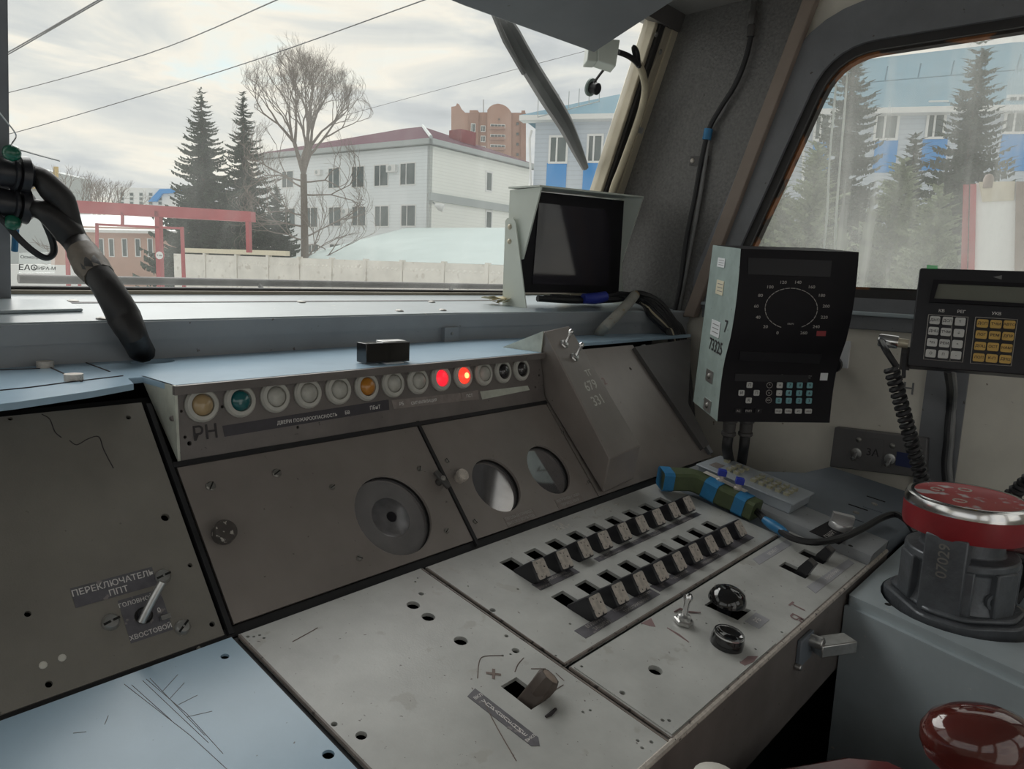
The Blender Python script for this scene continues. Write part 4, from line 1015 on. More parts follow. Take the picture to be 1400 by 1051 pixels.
b = MB(); b.box(WS.Mpx(1240, 629), .055, .04, .006, 'navy'); b.build('blue_button', ws)

# ------------------------------------------------------------------ CCTV monitor on the ledge
XL, XR = 1.64, 2.14
mon = thing('monitor', (1.85, 1.44, LT), 'surveillance monitor with white metal sun hood on the ledge', 'monitor')
ft = xat(740, 255.5, XL); btp = xat(697, 260, XL); md = xat(714.6, 354, XL); bm_ = xat(718, 400, XL)
ybez = lambda x: md.y + .01 - .07 * (x - XL)
MP = Plane((XL, ybez(XL), 0), (1, -.07, 0), (0, 0, 1))
b = MB(); zt = ft.z; zb = MP.at(719, 400).z
b.slab([V((XL, ft.y, zt)), V((XL, btp.y, zt - .004)), V((XL, btp.y, md.z - .01)), V((XL, md.y, md.z))], .006, 'white_paint'); b.build('hood_side', mon)
fr_ = V((XR, 1.342, zt + .018)); lr_ = xat(851, 359, XR)
b = MB(); b.slab([V((XR, fr_.y, fr_.z)), V((XR, lr_.y, lr_.z)), V((XR, ybez(XR), zb)), V((XR, btp.y, zb)), V((XR, btp.y, fr_.z))], .006, 'white_paint'); b.build('hood_side', mon)
b = MB(); b.slab([V((XL - .006, ft.y, zt)), V((XR, fr_.y, fr_.z)), V((XR, btp.y + .0, fr_.z)), V((XL - .006, btp.y, zt))], -.005, 'white_paint'); b.build('hood_top', mon)
b = MB(); b.prism(MP.F(), [(0, zb), (XR - XL, zb), (XR - XL, zt + .01), (0, zt - .004)], -.05, -.012, 'black_matte'); b.build('screen_bezel', mon)
b = MB(); b.prism(MP.F(), roundpoly([MP.uv(a, c) for a, c in ((731, 388.5), (835, 391), (838, 320), (830, 286), (740, 277))], .004), -.012, -.009, 'screen_dark'); b.build('screen', mon, label='dark glossy screen')
b = MB(); XP = XL - .010
pts = [xat(a, c, XP) for a, c in ((688, 418), (720.5, 421), (706, 305), (703, 298), (695, 298), (692, 302))]
lo_ = min(p.z for p in pts); 
b.slab(pts, -.004, 'white_paint'); br = b.build('stand_bracket', mon, label='tapered white side bracket with two brass screws')
for px, py in ((697, 310), (696.5, 330)):
    s_ = MB(); s_.dome(frame(xat(px, py, XP - .004), (-1, 0, 0)), .008, .006, 'cream_trim', 10); s_.build('screw', br)
b = MB(); b.slab([V((XR + .012, p.y, p.z)) for p in pts], -.004, 'white_paint'); b.build('stand_bracket', mon)
# dried leaf-like scrap on the ledge
o_ = MB(); c0 = LEDGE.at(681, 416)
for i in range(9):
    a = random.uniform(0, 6.28); r = random.uniform(.02, .05)
    p0 = c0 + V((random.uniform(-.015, .015), random.uniform(-.015, .015), .004 + .002 * i))
    q = p0 + V((math.cos(a) * r, math.sin(a) * r * .7, random.uniform(-.003, .012))); w_ = V((-math.sin(a), math.cos(a), .2)) * .012
    o_.slab([p0 - w_ * .6, q - w_, q + w_ * .5, p0 + w_], .0012, 'yellow_paper')
o_.build('paper_scrap', label='crumpled yellowish scrap on the ledge beside the monitor bracket', cat='scrap')
# cable bundle beneath the monitor
for k_ in range(7):
    t = k_ / 6; o_ = MB()
    z0 = LT + .012 + .006 * (k_ % 3)
    P_ = [yat(735 + 9 * k_, 408 - 1.5 * (k_ % 3), 1.44), yat(790 + 5 * k_, 411 - 2.0 * (k_ % 3), 1.395), yat(846, 409 - 2.2 * (k_ % 4), 1.34), yat(872 + k_, 401 + 2.2 * k_, 1.29), yat(900 - 2 * k_, 412 + 3.0 * k_, 1.25), yat(921 - 2 * k_, 438 + 2 * k_, 1.21), yat(936 - 3 * k_, 466, 1.18), V((2.20 - .03 * t, 1.13, SH - .30))]
    o_.tube(P_, .0075 if k_ % 3 else .010, ('cable_black', 'cable_black', 'sleeve_cream')[0 if k_ < 5 else (2 if k_ == 5 else 1)], 7, 6)
    o_.build('bundled_cable', label='loose cable in the bundle under the monitor' if k_ != 5 else 'cream sleeved cable in the bundle under the monitor', cat='cable', group='cables bundled under the monitor' if k_ != 5 else None)
o_ = MB(); o_.tube([yat(797, 408, 1.385), yat(812, 408, 1.37), yat(828, 405, 1.355)], [.016, .019, .017], 'button_blue', 10, 3); o_.build('tape_wrap', label='dark blue tape around the cables under the monitor', cat='tape')
o_ = MB(); o_.tube([yat(868, 403, 1.28), yat(861, 412, 1.265), yat(846, 428, 1.25), yat(830, 444, 1.245), zat(816, 459, SH - .005)], .016, 'pipe_grey', 12, 4); o_.build('conduit_pipe', label='bent pale grey pipe from ledge down to shelf right of the monitor', cat='pipe')

# ------------------------------------------------------------------ cables on the corner pillar
PIL = Plane(a_b, b_b - a_b, b_t - b_b)
if PIL.n.x > 0: PIL = Plane(a_b, a_b - b_b, b_t - b_b)
o_ = MB()
pth = [(1032, -5), (1030, 18), (1027, 48), (1018, 85), (1004, 118), (985, 148), (969, 178), (958, 225), (950, 270), (938, 330), (930, 390), (922, 430), (921, 465)]
pp = [PIL.at(a, c, .02) for a, c in pth]
o_.tube(pp, .0085, 'cable_black', 8, 4); o_.build('pillar_cable', label='black cable running down the corner pillar with a metal fitting on top', cat='cable')
ORGC = o_
o_ = MB(); pth = [(1000, 128), (986, 156), (971, 180), (964, 225), (957, 270), (945, 335), (935, 390), (927, 432), (924, 462)]
o_.tube([PIL.at(a, c, .014) for a, c in pth], .006, 'cable_grey', 7, 4); o_.build('pillar_cable', label='thin grey cable beside the black one on the corner pillar', cat='cable')
o_ = MB(); o_.lathe(frame(PIL.at(1026, 50, .02), PIL.at(1031, 5, .02) - PIL.at(1026, 50, .02)), [(.012, 0), (.013, .03), (.010, .034), (.014, .04), (.014, .07), (.010, .075), (.010, .11)], 'dark_frame', 8); o_.build('cable_fitting', label='hexagonal cable fitting at the top of the corner pillar', cat='fitting')
o_ = MB(); o_.tube([PIL.at(969, 176, .02), PIL.at(966, 191, .02)], .014, 'tape_blue', 12); o_.build('tape_wrap', label='bright blue tape ring around the pillar cable', cat='tape')
o_ = MB(); Mx = PIL.Mpx(953, 220); o_.box(Mx, .07, .03, .004, 'dark_frame', c=(.01, 0, .003)); o_.dome(Mx @ T(-.015, 0, 0), .009, .006, 'worn_steel', 10, z0=.004); o_.build('cable_clip', label='dark metal cable clip on the corner pillar', cat='clip')
# sleeved cable beside the windscreen, junction box and sensor
o_ = MB(); o_.tube([SCR.at(a, c, .045) for a, c in ((873, 86), (879, 102), (882, 122), (877, 150), (868, 178), (858, 205), (848, 232), (838, 258), (828, 300))], .012, 'sleeve_cream', 10, 4); o_.build('sleeved_cable', label='cream sleeved cable along the right edge of the windscreen', cat='cable')
o_ = MB(); o_.tube([SCR.at(a, c, .05) for a, c in ((845, 71), (858, 76), (868, 83), (874, 90))], .009, 'cable_black', 8, 4); o_.tube([SCR.at(a, c, .055) for a, c in ((874, 92), (872, 72), (867, 64), (866, 68), (870, 84))], .006, 'cable_black', 8, 4); o_.build('cable_loop', label='black cable loop from the white box into the cream sleeve', cat='cable')
o_ = MB(); Mx = SCR.Mpx(846, 180, .03, -.02); o_.box(SCR.Mpx(872, 177, .04), .06, .02, .006, 'steel'); o_.build('cable_clamp', label='small metal clamp holding the cream sleeved cable', cat='clamp')
o_ = MB(); JB = px_plane(826, 72, 2.05, (-.6, -.75, .1)); o_.prism(JB.F(), [JB.uv(a, c) for a, c in ((817, 52), (848, 54), (842, 91), (817, 83))], -.05, 0, 'white_paint'); o_.prism(JB.F(), [JB.uv(a, c) for a, c in ((806, 57), (817, 52), (817, 84), (803, 83))], -.05, -.002, 'white_paint')
o_.build('junction_box', label='small white plastic box hanging below the sun visor', cat='box', bev=.003)
o_ = MB(); pk = SCR.Mpx(807, 119, .004); o_.cyl(pk, .027, .006, 'display_side', 22); o_.lathe(pk, [(.018, .006), (.018, .03), (.015, .033), (1e-6, .033)], 'black_plastic', 18); o_.tube([SCR.at(812, 113, .03), SCR.at(824, 97, .04), SCR.at(836, 84, .045)], .004, 'cable_black', 6, 3); o_.build('glass_sensor', label='round black sensor stuck on the windscreen below the white box', cat='sensor')

# ------------------------------------------------------------------ sun visor
vd = V((0, .94, -.34)); vy = 1.25
v1 = yat(810, 63, vy); VP = Plane(v1, (1, .0, 0), -vd)
o_ = MB(); pts = [VP.uv(a, c) for a, c in ((600, -11), (637, 3), (800, 58))]
pv = [VP.uv(632, -2), VP.uv(798, 59), VP.uv(810, 63.5), VP.uv(818, 58), VP.uv(915, -6)]
pv = [(-1.1, pv[0][1])] + pv + [(pv[-1][0] + .0, .5), (-1.1, .5)]
o_.prism(VP.F(), pv, -.0, .018, 'visor_grey')
vis = o_.build('sun_visor', label='dark grey sun visor plate hanging down over the windscreen', cat='sun visor', bev=.003)
s_ = MB(); s_.dome(VP.Mpx(778, 36), .010, -.004, 'screw_head', 10); s_.build('screw', vis)

# ------------------------------------------------------------------ windscreen wiper and rail outside
wp = thing('windscreen_wiper', SCR.at(800, 228, -.07), 'black windscreen wiper parked diagonally outside the glass', 'wiper')
o_ = MB(); q = [SCR.at(a, c, -.075) for a, c in ((684, 18), (700, 48), (722, 88), (752, 136), (772, 168), (788, 202), (800, 229))]
o_.tube(q, [.018, .026, .028, .030, .027, .021, .013], 'wiper_black', 8, 2); o_.build('blade', wp)
o_ = MB(); o_.tube([SCR.at(a, c, -.06) for a, c in ((671, 10), (690, 55), (716, 100))], .008, 'wiper_black', 6); o_.build('arm', wp)
o_ = MB(); q = [SCR.at(a, c, -.085) for a, c in ((722, 92), (745, 128), (770, 163))]; o_.tube(q, .008, 'wiper_black', 6); o_.build('stiffener', wp)
ra = MB(); a0, a1 = yat(25, 381, 1.80), yat(690, 392, 1.80); a1 = a0 + (a1 - a0) * 1.2
ra.tube([a0, a1], .010, 'dark_frame', 10)
for t in (.3, .68): p_ = a0.lerp(a1, t); ra.tube([p_, V((p_.x, 1.72, p_.z - .07))], .006, 'dark_frame', 6)
ra.build('handrail', label='thin dark rail outside along the bottom of the windscreen', cat='rail')
# sticker on the glass
sk = MB(); GP = Plane(SCR.pt(0, 0, -.02), SCR.ex, SCR.ey)
skq = [GP.uv(a, c) for a, c in ((26, 346), (75, 344), (75, 373), (26, 373))]
mat('sticker_back', (.55, .57, .56), .6, var=.05)
sk.prism(GP.F(), skq, -.001, .0, 'sticker_film'); sk.text(GP.Mpx(38, 366, .0006), 'ЕАС', .016, 'ink_grey'); sk.text(GP.Mpx(61, 367, .0006), 'МИРА-М', .0095, 'ink_grey'); sk.text(GP.Mpx(50, 352, .0006), 'Осмотр 202 г.', .0085, 'ink_grey')
sk.build('glass_sticker', label='printed inspection sticker on the windscreen near the centre post', cat='sticker')
o_ = MB(); o_.tube([GP.at(22, 304, .004), GP.at(20, 343, .004)], .006, 'tape_blue', 8); o_.build('blue_strip', label='narrow blue strip on the glass beside the centre post', cat='strip')

# ------------------------------------------------------------------ plugs and wrapped cable at the centre post
CPl = Plane(SCR.pt(0, 0, .07), SCR.ex, SCR.ey)
for i, (y0, lab) in enumerate(((236, 'upper black cable plug on the centre post'), (278, 'lower black cable plug on the centre post'))):
    o_ = MB(); p0 = CPl.at(-12, y0 - 4, .03); p1 = CPl.at(45, y0 + 5, .03); d = (p1 - p0).normalized()
    L_ = (p1 - p0).length
    o_.lathe(frame(p0, d), [(.020, 0), (.024, .01), (.024, L_ * .48), (.030, L_ * .50), (.030, L_ * .56), (.020, L_ * .58), (.020, L_ * .64), (.030, L_ * .66), (.032, L_ * .86), (.026, L_ * .9), (.020, L_)], 'black_plastic', 16)
    o_.build('cable_plug', label=lab, cat='plug')
    o_ = MB(); c_ = CPl.at(*((16, 209), (17, 304))[i], .05); o_.lathe(frame(c_, (0, 0, 1)), [(1e-6, -.014)] + [(.014 * math.cos(a * .3 - 1.2), .014 * math.sin(a * .3 - 1.2)) for a in range(1, 8)] + [(1e-6, .014)], 'green_ball', 14)
    o_.build('seal_ball', label=('green lead seal ball above the upper plug', 'green lead seal ball below the lower plug')[i], cat='seal')
end = zat(204, 499, SH - .03)
st_ = CPl.at(42, 240, .03); st2 = CPl.at(42, 283, .03)
def dpx(px, py, t): # depth blended between post and shelf hole
    d0 = st_.dot(ray(700, 525.5)); d1 = end.dot(ray(700, 525.5)); return far(px, py, lerp(d0, d1, t) - .06 * t)
o_ = MB(); o_.tube([st_, dpx(56, 243, .03), dpx(70, 258, .1), dpx(84, 275, .2), dpx(96, 308, .3), dpx(108, 330, .38)], [.017, .018, .022, .024, .020, .016], 'black_tape', 10, 4); o_.build('wrapped_cable', label='upper taped black cable branch from the centre post', cat='cable')
o_ = MB(); o_.tube([st2, dpx(58, 288, .05), dpx(78, 302, .15), dpx(94, 318, .27), dpx(104, 332, .35), dpx(122, 362, .48)], [.016, .017, .022, .025, .022, .019], 'black_tape', 10, 4); o_.build('wrapped_cable', label='lower taped black cable branch from the centre post', cat='cable')
o_ = MB(); o_.tube([dpx(104, 330, .36), yat(122, 360, 1.395), yat(138, 380, 1.362), yat(156, 408, 1.34), yat(170, 434, 1.33), yat(186, 466, 1.322), end], [.022, .025, .023, .025, .027, .022, .024], 'black_tape', 12, 4)
o_.tube([yat(112, 343, 1.42), yat(125, 364, 1.39), yat(136, 378, 1.365)], [.025, .0285, .025], 'brown_tape', 12, 3)
o_.build('wrapped_cable', label='thick taped cable slanting down into the hole in the shelf', cat='cable')
o_ = MB(); o_.tube([CPl.at(-8, 292, .05), CPl.at(8, 305, .05), CPl.at(25, 325, .05), CPl.at(45, 343, .06), CPl.at(62, 352, .06), CPl.at(73, 346, .06), CPl.at(72, 330, .05), CPl.at(62, 305, .045), CPl.at(54, 290, .04)], .006, 'cable_black', 8, 5); o_.build('thin_cable', label='thin black cable looping below the plugs at the centre post', cat='cable')
o_ = MB(); o_.tube([CPl.at(-4, 150, .04), CPl.at(8, 165, .045), CPl.at(22, 185, .045), CPl.at(16, 200, .05), CPl.at(38, 208, .05), CPl.at(82, 220, .07)], .0012, 'steel', 4, 5); o_.build('seal_wire', label='thin loose seal wire at the centre post', cat='wire')

# ------------------------------------------------------------------ black object on the shelf
o_ = MB(); c_ = V((.888, 1.12, SH)); 
o_.box(T(c_.x, c_.y, c_.z + .021) @ Matrix.Rotation(-.10, 4, 'Z'), .098, .035, .038, 'black_gloss'); o_.box(T(c_.x + .022, c_.y + .004, c_.z + .0405) @ Matrix.Rotation(-.10, 4, 'Z'), .052, .03, .003, 'steel'); o_.box(T(c_.x + .01, c_.y - .012, c_.z + .001) @ Matrix.Rotation(-.10, 4, 'Z'), .04, .03, .002, 'sticker_white')
o_.build('small_black_case', label='small black case lying on the blue shelf above the lamps', cat='case', bev=.003)

# ------------------------------------------------------------------ handset wrapped in blue tape
hs = thing('handset', DESK.at(960, 680), 'dark green control handset wrapped in blue tape with two blue buttons', 'handset')
def hpt(px, py, w): return DESK.at(px, py, w)
path = [hpt(903, 654, .034), hpt(922, 655, .036), hpt(945, 656, .038), hpt(965, 664, .034), hpt(990, 677, .029), hpt(1012, 687, .026), hpt(1034, 698, .024)]
path = catmull(path, 4)
def loft(mb, pts, w, h, m, grow=0.):
    n = len(pts); vs = []
    for i, p in enumerate(pts):
        t = (pts[min(i + 1, n - 1)] - pts[max(i - 1, 0)]).normalized(); s = t.cross(DESK.n).normalized(); u = s.cross(t)
        for a, b_ in ((-1, -.75), (-.75, -1), (.75, -1), (1, -.75), (1, .75), (.75, 1), (-.75, 1), (-1, .75)):
            vs.append(p + s * (a * (w / 2 + grow)) + u * (b_ * (h / 2 + grow)))
    fs = [tuple(range(8)), tuple(reversed(range((n - 1) * 8, n * 8)))]
    for i in range(n - 1):
        for k in range(8): k2 = (k + 1) % 8; fs.append((i * 8 + k, (i + 1) * 8 + k, (i + 1) * 8 + k2, i * 8 + k2))
    mb.add(vs, fs, m)
o_ = MB(); loft(o_, path, .050, .044, 'army_green'); o_.build('grip', hs)
for a, c in ((0, 3), (12, 15), (19, 22)):
    o_ = MB(); loft(o_, path[a:c + 1], .050, .044, 'tape_blue', .0015); o_.build('tape_band', hs)
o_ = MB(); pm = path[10:21]; n = len(pm)
vs = []
for p in pm: 
    vs += [p + DESK.n * .024 + DESK.ex * .010, p + DESK.n * .024 + DESK.ex * .030 - DESK.ey * .0]
o_.add(vs, [(2 * i, 2 * i + 2, 2 * i + 3, 2 * i + 1) for i in range(n - 1)], 'plate_ivory'); o_.build('top_plate', hs)
for idx in (14, 18):
    c_ = path[idx] + DESK.n * .022 + DESK.ex * .016; o_ = MB(); Mx = DESK.M(c_, -1.0)
    o_.lathe(Mx, [(.011, 0), (.011, .005), (.007, .006), (.006, .014)], 'worn_steel', 10); o_.box(Mx, .019, .016, .014, 'button_blue', c=(0, 0, .021)); o_.build('button', hs, bev=.001, label='blue square button on a metal stem')
o_ = MB(); e0 = path[-1]; o_.tube([e0, hpt(1048, 712, .022), hpt(1062, 722, .020), hpt(1085, 736, .026), hpt(1115, 741, .030), hpt(1150, 735, .034), hpt(1180, 722, .036), hpt(1205, 708, .04), hpt(1224, 703, .05), hpt(1240, 712, .06), hpt(1252, 730, .06)], .0075, 'cable_black', 8, 5); o_.build('cord', hs)
o_ = MB(); o_.tube([hpt(1045, 710, .022), hpt(1055, 717, .021), hpt(1068, 725, .021), hpt(1074, 730, .022)], [.0085, .012, .011, .0085], 'tape_blue', 10, 3); o_.build('cord_tape', hs)

# ------------------------------------------------------------------ keypad box
KPb = Plane(DESK.pt(0, 0, .022), DESK.ex, DESK.ey)
kb = thing('keypad', KPb.pt(1.71, -.19, 0), 'small grey keypad box with rows of yellowed keys behind the handset', 'keypad')
o_ = MB(); o_.prism(KPb.F(), rect(1.650, 1.772, -.298, -.055), 0, .024, 'grey_box'); o_.prism(KPb.F(), rect(1.644, 1.778, -.304, -.05), .024, .029, 'grey_box'); o_.build('case', kb, bev=.002)
rows = [(-.085, (1.745,)), (-.118, (1.69, 1.715, 1.745)), (-.138, (1.69, 1.715, 1.745)), (-.185, (1.685, 1.71, 1.735, 1.758)[:3]), (-.206, (1.685, 1.71, 1.735)), (-.227, (1.685, 1.71, 1.735)), (-.248, (1.685, 1.71, 1.735)), (-.269, (1.685, 1.71, 1.735))]
ky = MB(); ky.prism(Matrix.Identity(4), rrect(-.0078, .0078, -.0062, .0062, .002, 2), 0, .007, 'yellow_key'); ky.prism(Matrix.Identity(4), rrect(-.0065, .0065, -.0035, .0035, .001, 1), .007, .0076, 'grey_paint'); kym = ky.mesh('key')
for v, us in rows:
    for u in us: inst(kym, 'key', kb, KPb.M(KPb.pt(u, v, .029)))
o_ = MB(); o_.prism(KPb.F(), rect(1.672, 1.71, -.096, -.072), .029, .030, 'label_brown'); o_.build('label_strip', kb)

# ------------------------------------------------------------------ side console with brake valve
ZS = -.600
vx, vy_ = 1.565, .232
sc_ = thing('side_console', (1.8, 0, FLOOR), 'blue grey side console carrying the brake valve', 'side console')
ea, eb = zat(1168, 816, ZS), zat(1400, 921, ZS); sl_ = (ea.x - eb.x) / (ea.y - eb.y)
xe = lambda y: eb.x + (y - eb.y) * sl_
top = [(xe(.392), .392), (xe(.1), .10), (xe(-.6), -.6), (2.27, -.6), (2.27, .392)]
ell = [(vx + .018 + .152 * math.cos(a * math.pi / 16) , vy_ - .012 + .142 * math.sin(a * math.pi / 16)) for a in range(32)]
o_ = MB(); o_.plate(T(0, 0, 0), top, [ell], ZS - .02, ZS, 'ledge_paint'); o_.build('top_plate', sc_, bev=.004)
o_ = MB(); x1_, x2_ = xe(.392), xe(-.6); o_.slab([V((x1_, .392, ZS - .02)), V((x2_, -.6, ZS - .02)), V((x2_, -.6, FLOOR)), V((x1_, .392, FLOOR))], .01, 'ledge_paint'); o_.slab([V((2.27, .392, ZS - .02)), V((x1_, .392, ZS - .02)), V((x1_, .392, FLOOR)), V((2.27, .392, FLOOR))], -.01, 'ledge_side'); o_.build('side_plate', sc_)
o_ = MB(); o_.bb(1.54, 1.9, -.02, .375, ZS - .12, ZS - .11, 'black_gap'); o_.build('well_bottom', sc_)
s_ = MB(); s_.cyl(T(*zat(1214, 826, ZS + .0003)), .006, .0005, 'hole_dark', 10); s_.build('hole', sc_)
bv = thing('brake_valve', (vx, vy_, ZS), 'driver\'s brake valve with worn red cap on a cast grey body', 'brake valve')
Mx = T(vx, vy_, ZS)
o_ = MB(); fl_ = [(.125 * math.cos(a), .108 * math.sin(a)) for a in [math.radians(22.5 + 15 * k) for k in range(24)]]
oct_ = roundpoly([(.118, .05), (.07, .105), (-.07, .105), (-.118, .05), (-.118, -.05), (-.07, -.105), (.07, -.105), (.118, -.05)], .02, 3)
Rz = Matrix.Rotation(.72, 4, 'Z')
o_.prism(Mx @ Rz, oct_, -.045, .012, 'cast_iron'); o_.prism(Mx @ Rz, offset_poly(oct_, -.012), .012, .022, 'cast_iron'); o_.build('flange', bv, bev=.004)
o_ = MB(); o_.lathe(Mx, [(.098, .015), (.092, .03), (.088, .05), (.088, .095), (.095, .10), (.095, .115), (.070, .118), (.068, .150), (.080, .155), (.080, .165)], 'cast_iron', 32)
for a in (2.2, 3.3, 4.2, 5.3):   # vertical ribs and pads
    o_.box(Mx @ Matrix.Rotation(a, 4, 'Z'), .02, .05, .085, 'cast_iron', c=(.088, 0, .06))
o_.box(Mx @ Matrix.Rotation(3.05, 4, 'Z'), .03, .07, .15, 'cast_iron', c=(.088, 0, .085))
o_.build('body', bv, bev=.003)
o_ = MB(); Ml = frame((vx - .104 * math.cos(.2), vy_ - .02, ZS + .10), (-1, -.25, 0), (0, -1, 0)); o_.text(frame(V((vx, vy_, ZS + .115)) + V((math.cos(3.05), math.sin(3.05), 0)) * .1045, (math.cos(3.05), math.sin(3.05), 0), (0, 0, 1)), '07029', .026, 'screw_head'); o_.build('cast_number', bv)
for a in (.35, 2.55, 4.05, 5.4):
    o_ = MB(); Mb = Mx @ Rz @ T(.092 * math.cos(a), .082 * math.sin(a), .012); o_.lathe(Mb, [(.017, 0), (.017, .012)], 'cast_iron', 6); o_.lathe(Mb, [(.009, .012), (.009, .022), (.007, .024)], 'worn_steel', 10); o_.build('bolt', bv)
ri = MB(); ri.lathe(frame(V((vx, vy_, ZS + .05)) + V((math.cos(4.0), math.sin(4.0), 0)) * .088, (math.cos(4.0), math.sin(4.0), 0)), [(.016, 0), (.016, .006), (.010, .006), (.010, .002)], 'cast_iron', 16); ri.build('cast_ring', bv)
cz = .152
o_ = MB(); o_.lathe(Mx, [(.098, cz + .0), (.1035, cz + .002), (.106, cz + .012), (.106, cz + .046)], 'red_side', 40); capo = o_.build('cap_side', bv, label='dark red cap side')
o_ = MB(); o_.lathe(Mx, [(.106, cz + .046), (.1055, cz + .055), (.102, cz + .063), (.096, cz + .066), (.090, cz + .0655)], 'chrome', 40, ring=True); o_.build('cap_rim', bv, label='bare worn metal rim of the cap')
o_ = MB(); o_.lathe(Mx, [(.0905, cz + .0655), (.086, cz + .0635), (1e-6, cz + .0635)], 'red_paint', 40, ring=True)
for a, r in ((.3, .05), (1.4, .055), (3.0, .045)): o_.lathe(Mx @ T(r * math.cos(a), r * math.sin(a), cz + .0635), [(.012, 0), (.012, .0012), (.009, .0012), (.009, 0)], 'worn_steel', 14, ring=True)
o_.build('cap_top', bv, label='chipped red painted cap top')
o_ = MB(); hd = V((.70, -.70, 0)); o_.tube([V((vx, vy_, ZS + .135)), V((vx, vy_, ZS + .135)) + hd * .08, V((vx, vy_, ZS + .125)) + hd * .16, V((vx, vy_, ZS + .10)) + hd * .26], [.028, .026, .022, .02], 'maroon', 10, 3); o_.build('handle', bv, label='dark maroon brake handle')
o_ = MB(); o_.tube([V((vx, vy_, ZS + .105)) + hd * .1, V((vx, vy_, ZS + .09)) + hd * .135, V((vx, vy_, ZS + .05)) + hd * .14, V((vx, vy_, ZS + .01)) + hd * .12], .010, 'rubber', 8, 4); o_.build('hose', bv)

# ------------------------------------------------------------------ maroon master controller
mc = thing('master_controller', (1.0, .1, FLOOR), 'maroon master controller with glossy round knob at the bottom edge', 'controller')
tp = [(.86, .385), (.975, .352), (1.10, .272), (1.135, .225), (1.10, -.3), (.70, -.3), (.70, .3)]
o_ = MB(); o_.prism(T(0, 0, 0), tp, -.76, -.70, 'maroon'); o_.prism(T(0, 0, 0), offset_poly(tp, -.02), FLOOR, -.76, 'maroon'); o_.build('housing', mc, bev=.006)
kc = ray(1336, 1008) * .85; ax = V((.10, .18, 1)).normalized()
o_ = MB(); Mk = frame(kc, ax, ROT @ V((1, .25, 0)))
o_.lathe(Mk @ Matrix.Diagonal((1.08, .85, 1, 1)), [(.020, -.10), (.020, -.055), (.024, -.045), (.040, -.036), (.053, -.022), (.058, -.004), (.056, .012), (.046, .025), (.028, .033), (.010, .0355), (1e-6, .036)], 'maroon_knob', 32); o_.build('knob', mc, label='glossy dark maroon knob')
o_ = MB(); o_.tube([kc - ax * .09, kc - ax * .20], .022, 'maroon', 14); o_.build('lever', mc)
o_ = MB(); c_ = zat(957, 1052, -.585); o_.lathe(T(c_.x, c_.y - .02, c_.z - .06), [(.012, -.1), (.012, .03), (.026, .036), (.03, .05), (.026, .062), (.012, .068), (1e-6, .069)], 'plate_ivory', 20); o_.build('ivory_knob', label='ivory coloured knob at the bottom picture edge', cat='knob')

# ================================================================== OUTSIDE
ZU = V((0, 0, 1))
def siding(name, col, per=.22, depth=.10):
    m = bpy.data.materials.new(name); m.use_nodes = True; t = m.node_tree; b = t.nodes['Principled BSDF']; b.inputs['Roughness'].default_value = .6
    tcn = N(t, 'ShaderNodeTexCoord'); sp = N(t, 'ShaderNodeSeparateXYZ'); t.links.new(tcn.outputs['Object'], sp.inputs[0])
    mm = N(t, 'ShaderNodeMath'); mm.operation = 'PINGPONG'; mm.inputs[1].default_value = per / 2; t.links.new(sp.outputs['Z'], mm.inputs[0])
    r = N(t, 'ShaderNodeMapRange'); r.inputs['From Min'].default_value = 0; r.inputs['From Max'].default_value = per * .14; t.links.new(mm.outputs[0], r.inputs['Value'])
    mx = N(t, 'ShaderNodeMix'); mx.data_type = 'RGBA'; mx.inputs['A'].default_value = (*[c * (1 - depth * 2) for c in col], 1); mx.inputs['B'].default_value = (*col, 1)
    t.links.new(r.outputs[0], mx.inputs['Factor']); t.links.new(mx.outputs['Result'], b.inputs['Base Color']); MATS[name] = m
siding('siding_shaded', (.82, .87, .89), .28, .06); siding('siding_sunlit', (.88, .90, .85), .28, .06); siding('siding_blue', (.52, .58, .65), .26, .08)  # first two are one siding, its shaded and lit faces tinted apart
def window(par, pl, x0, x1, y0, y1, fr=.09, mull=1, w=.05, m='window_white', g='window_glass'):
    q = [pl.uv(a, c) for a, c in ((x0, y1), (x1, y1), (x1, y0), (x0, y0))]
    u0 = (q[0][0] + q[3][0]) / 2; u1 = (q[1][0] + q[2][0]) / 2; v0 = (q[0][1] + q[1][1]) / 2; v1 = (q[2][1] + q[3][1]) / 2
    return window_uv(par, pl, u0, u1, v0, v1, fr, mull, w, m, g)
def window_uv(par, pl, u0, u1, v0, v1, fr=.09, mull=1, w=.05, m='window_white', g='window_glass'):
    o = MB(); o.plate(pl.F(), rect(u0 - fr, u1 + fr, v0 - fr, v1 + fr), [rect(u0, u1, v0, v1)], 0, w, m)
    for k in range(mull):
        um = u0 + (u1 - u0) * (k + 1) / (mull + 1) * (.8 if mull == 1 else 1); o.prism(pl.F(), rect(um - fr * .4, um + fr * .4, v0, v1), 0.01, w, m)
    f = o.build('window', par)
    p = MB(); p.prism(pl.F(), rect(u0, u1, v0, v1), .004, .015, g); p.build('pane', f)
    return f

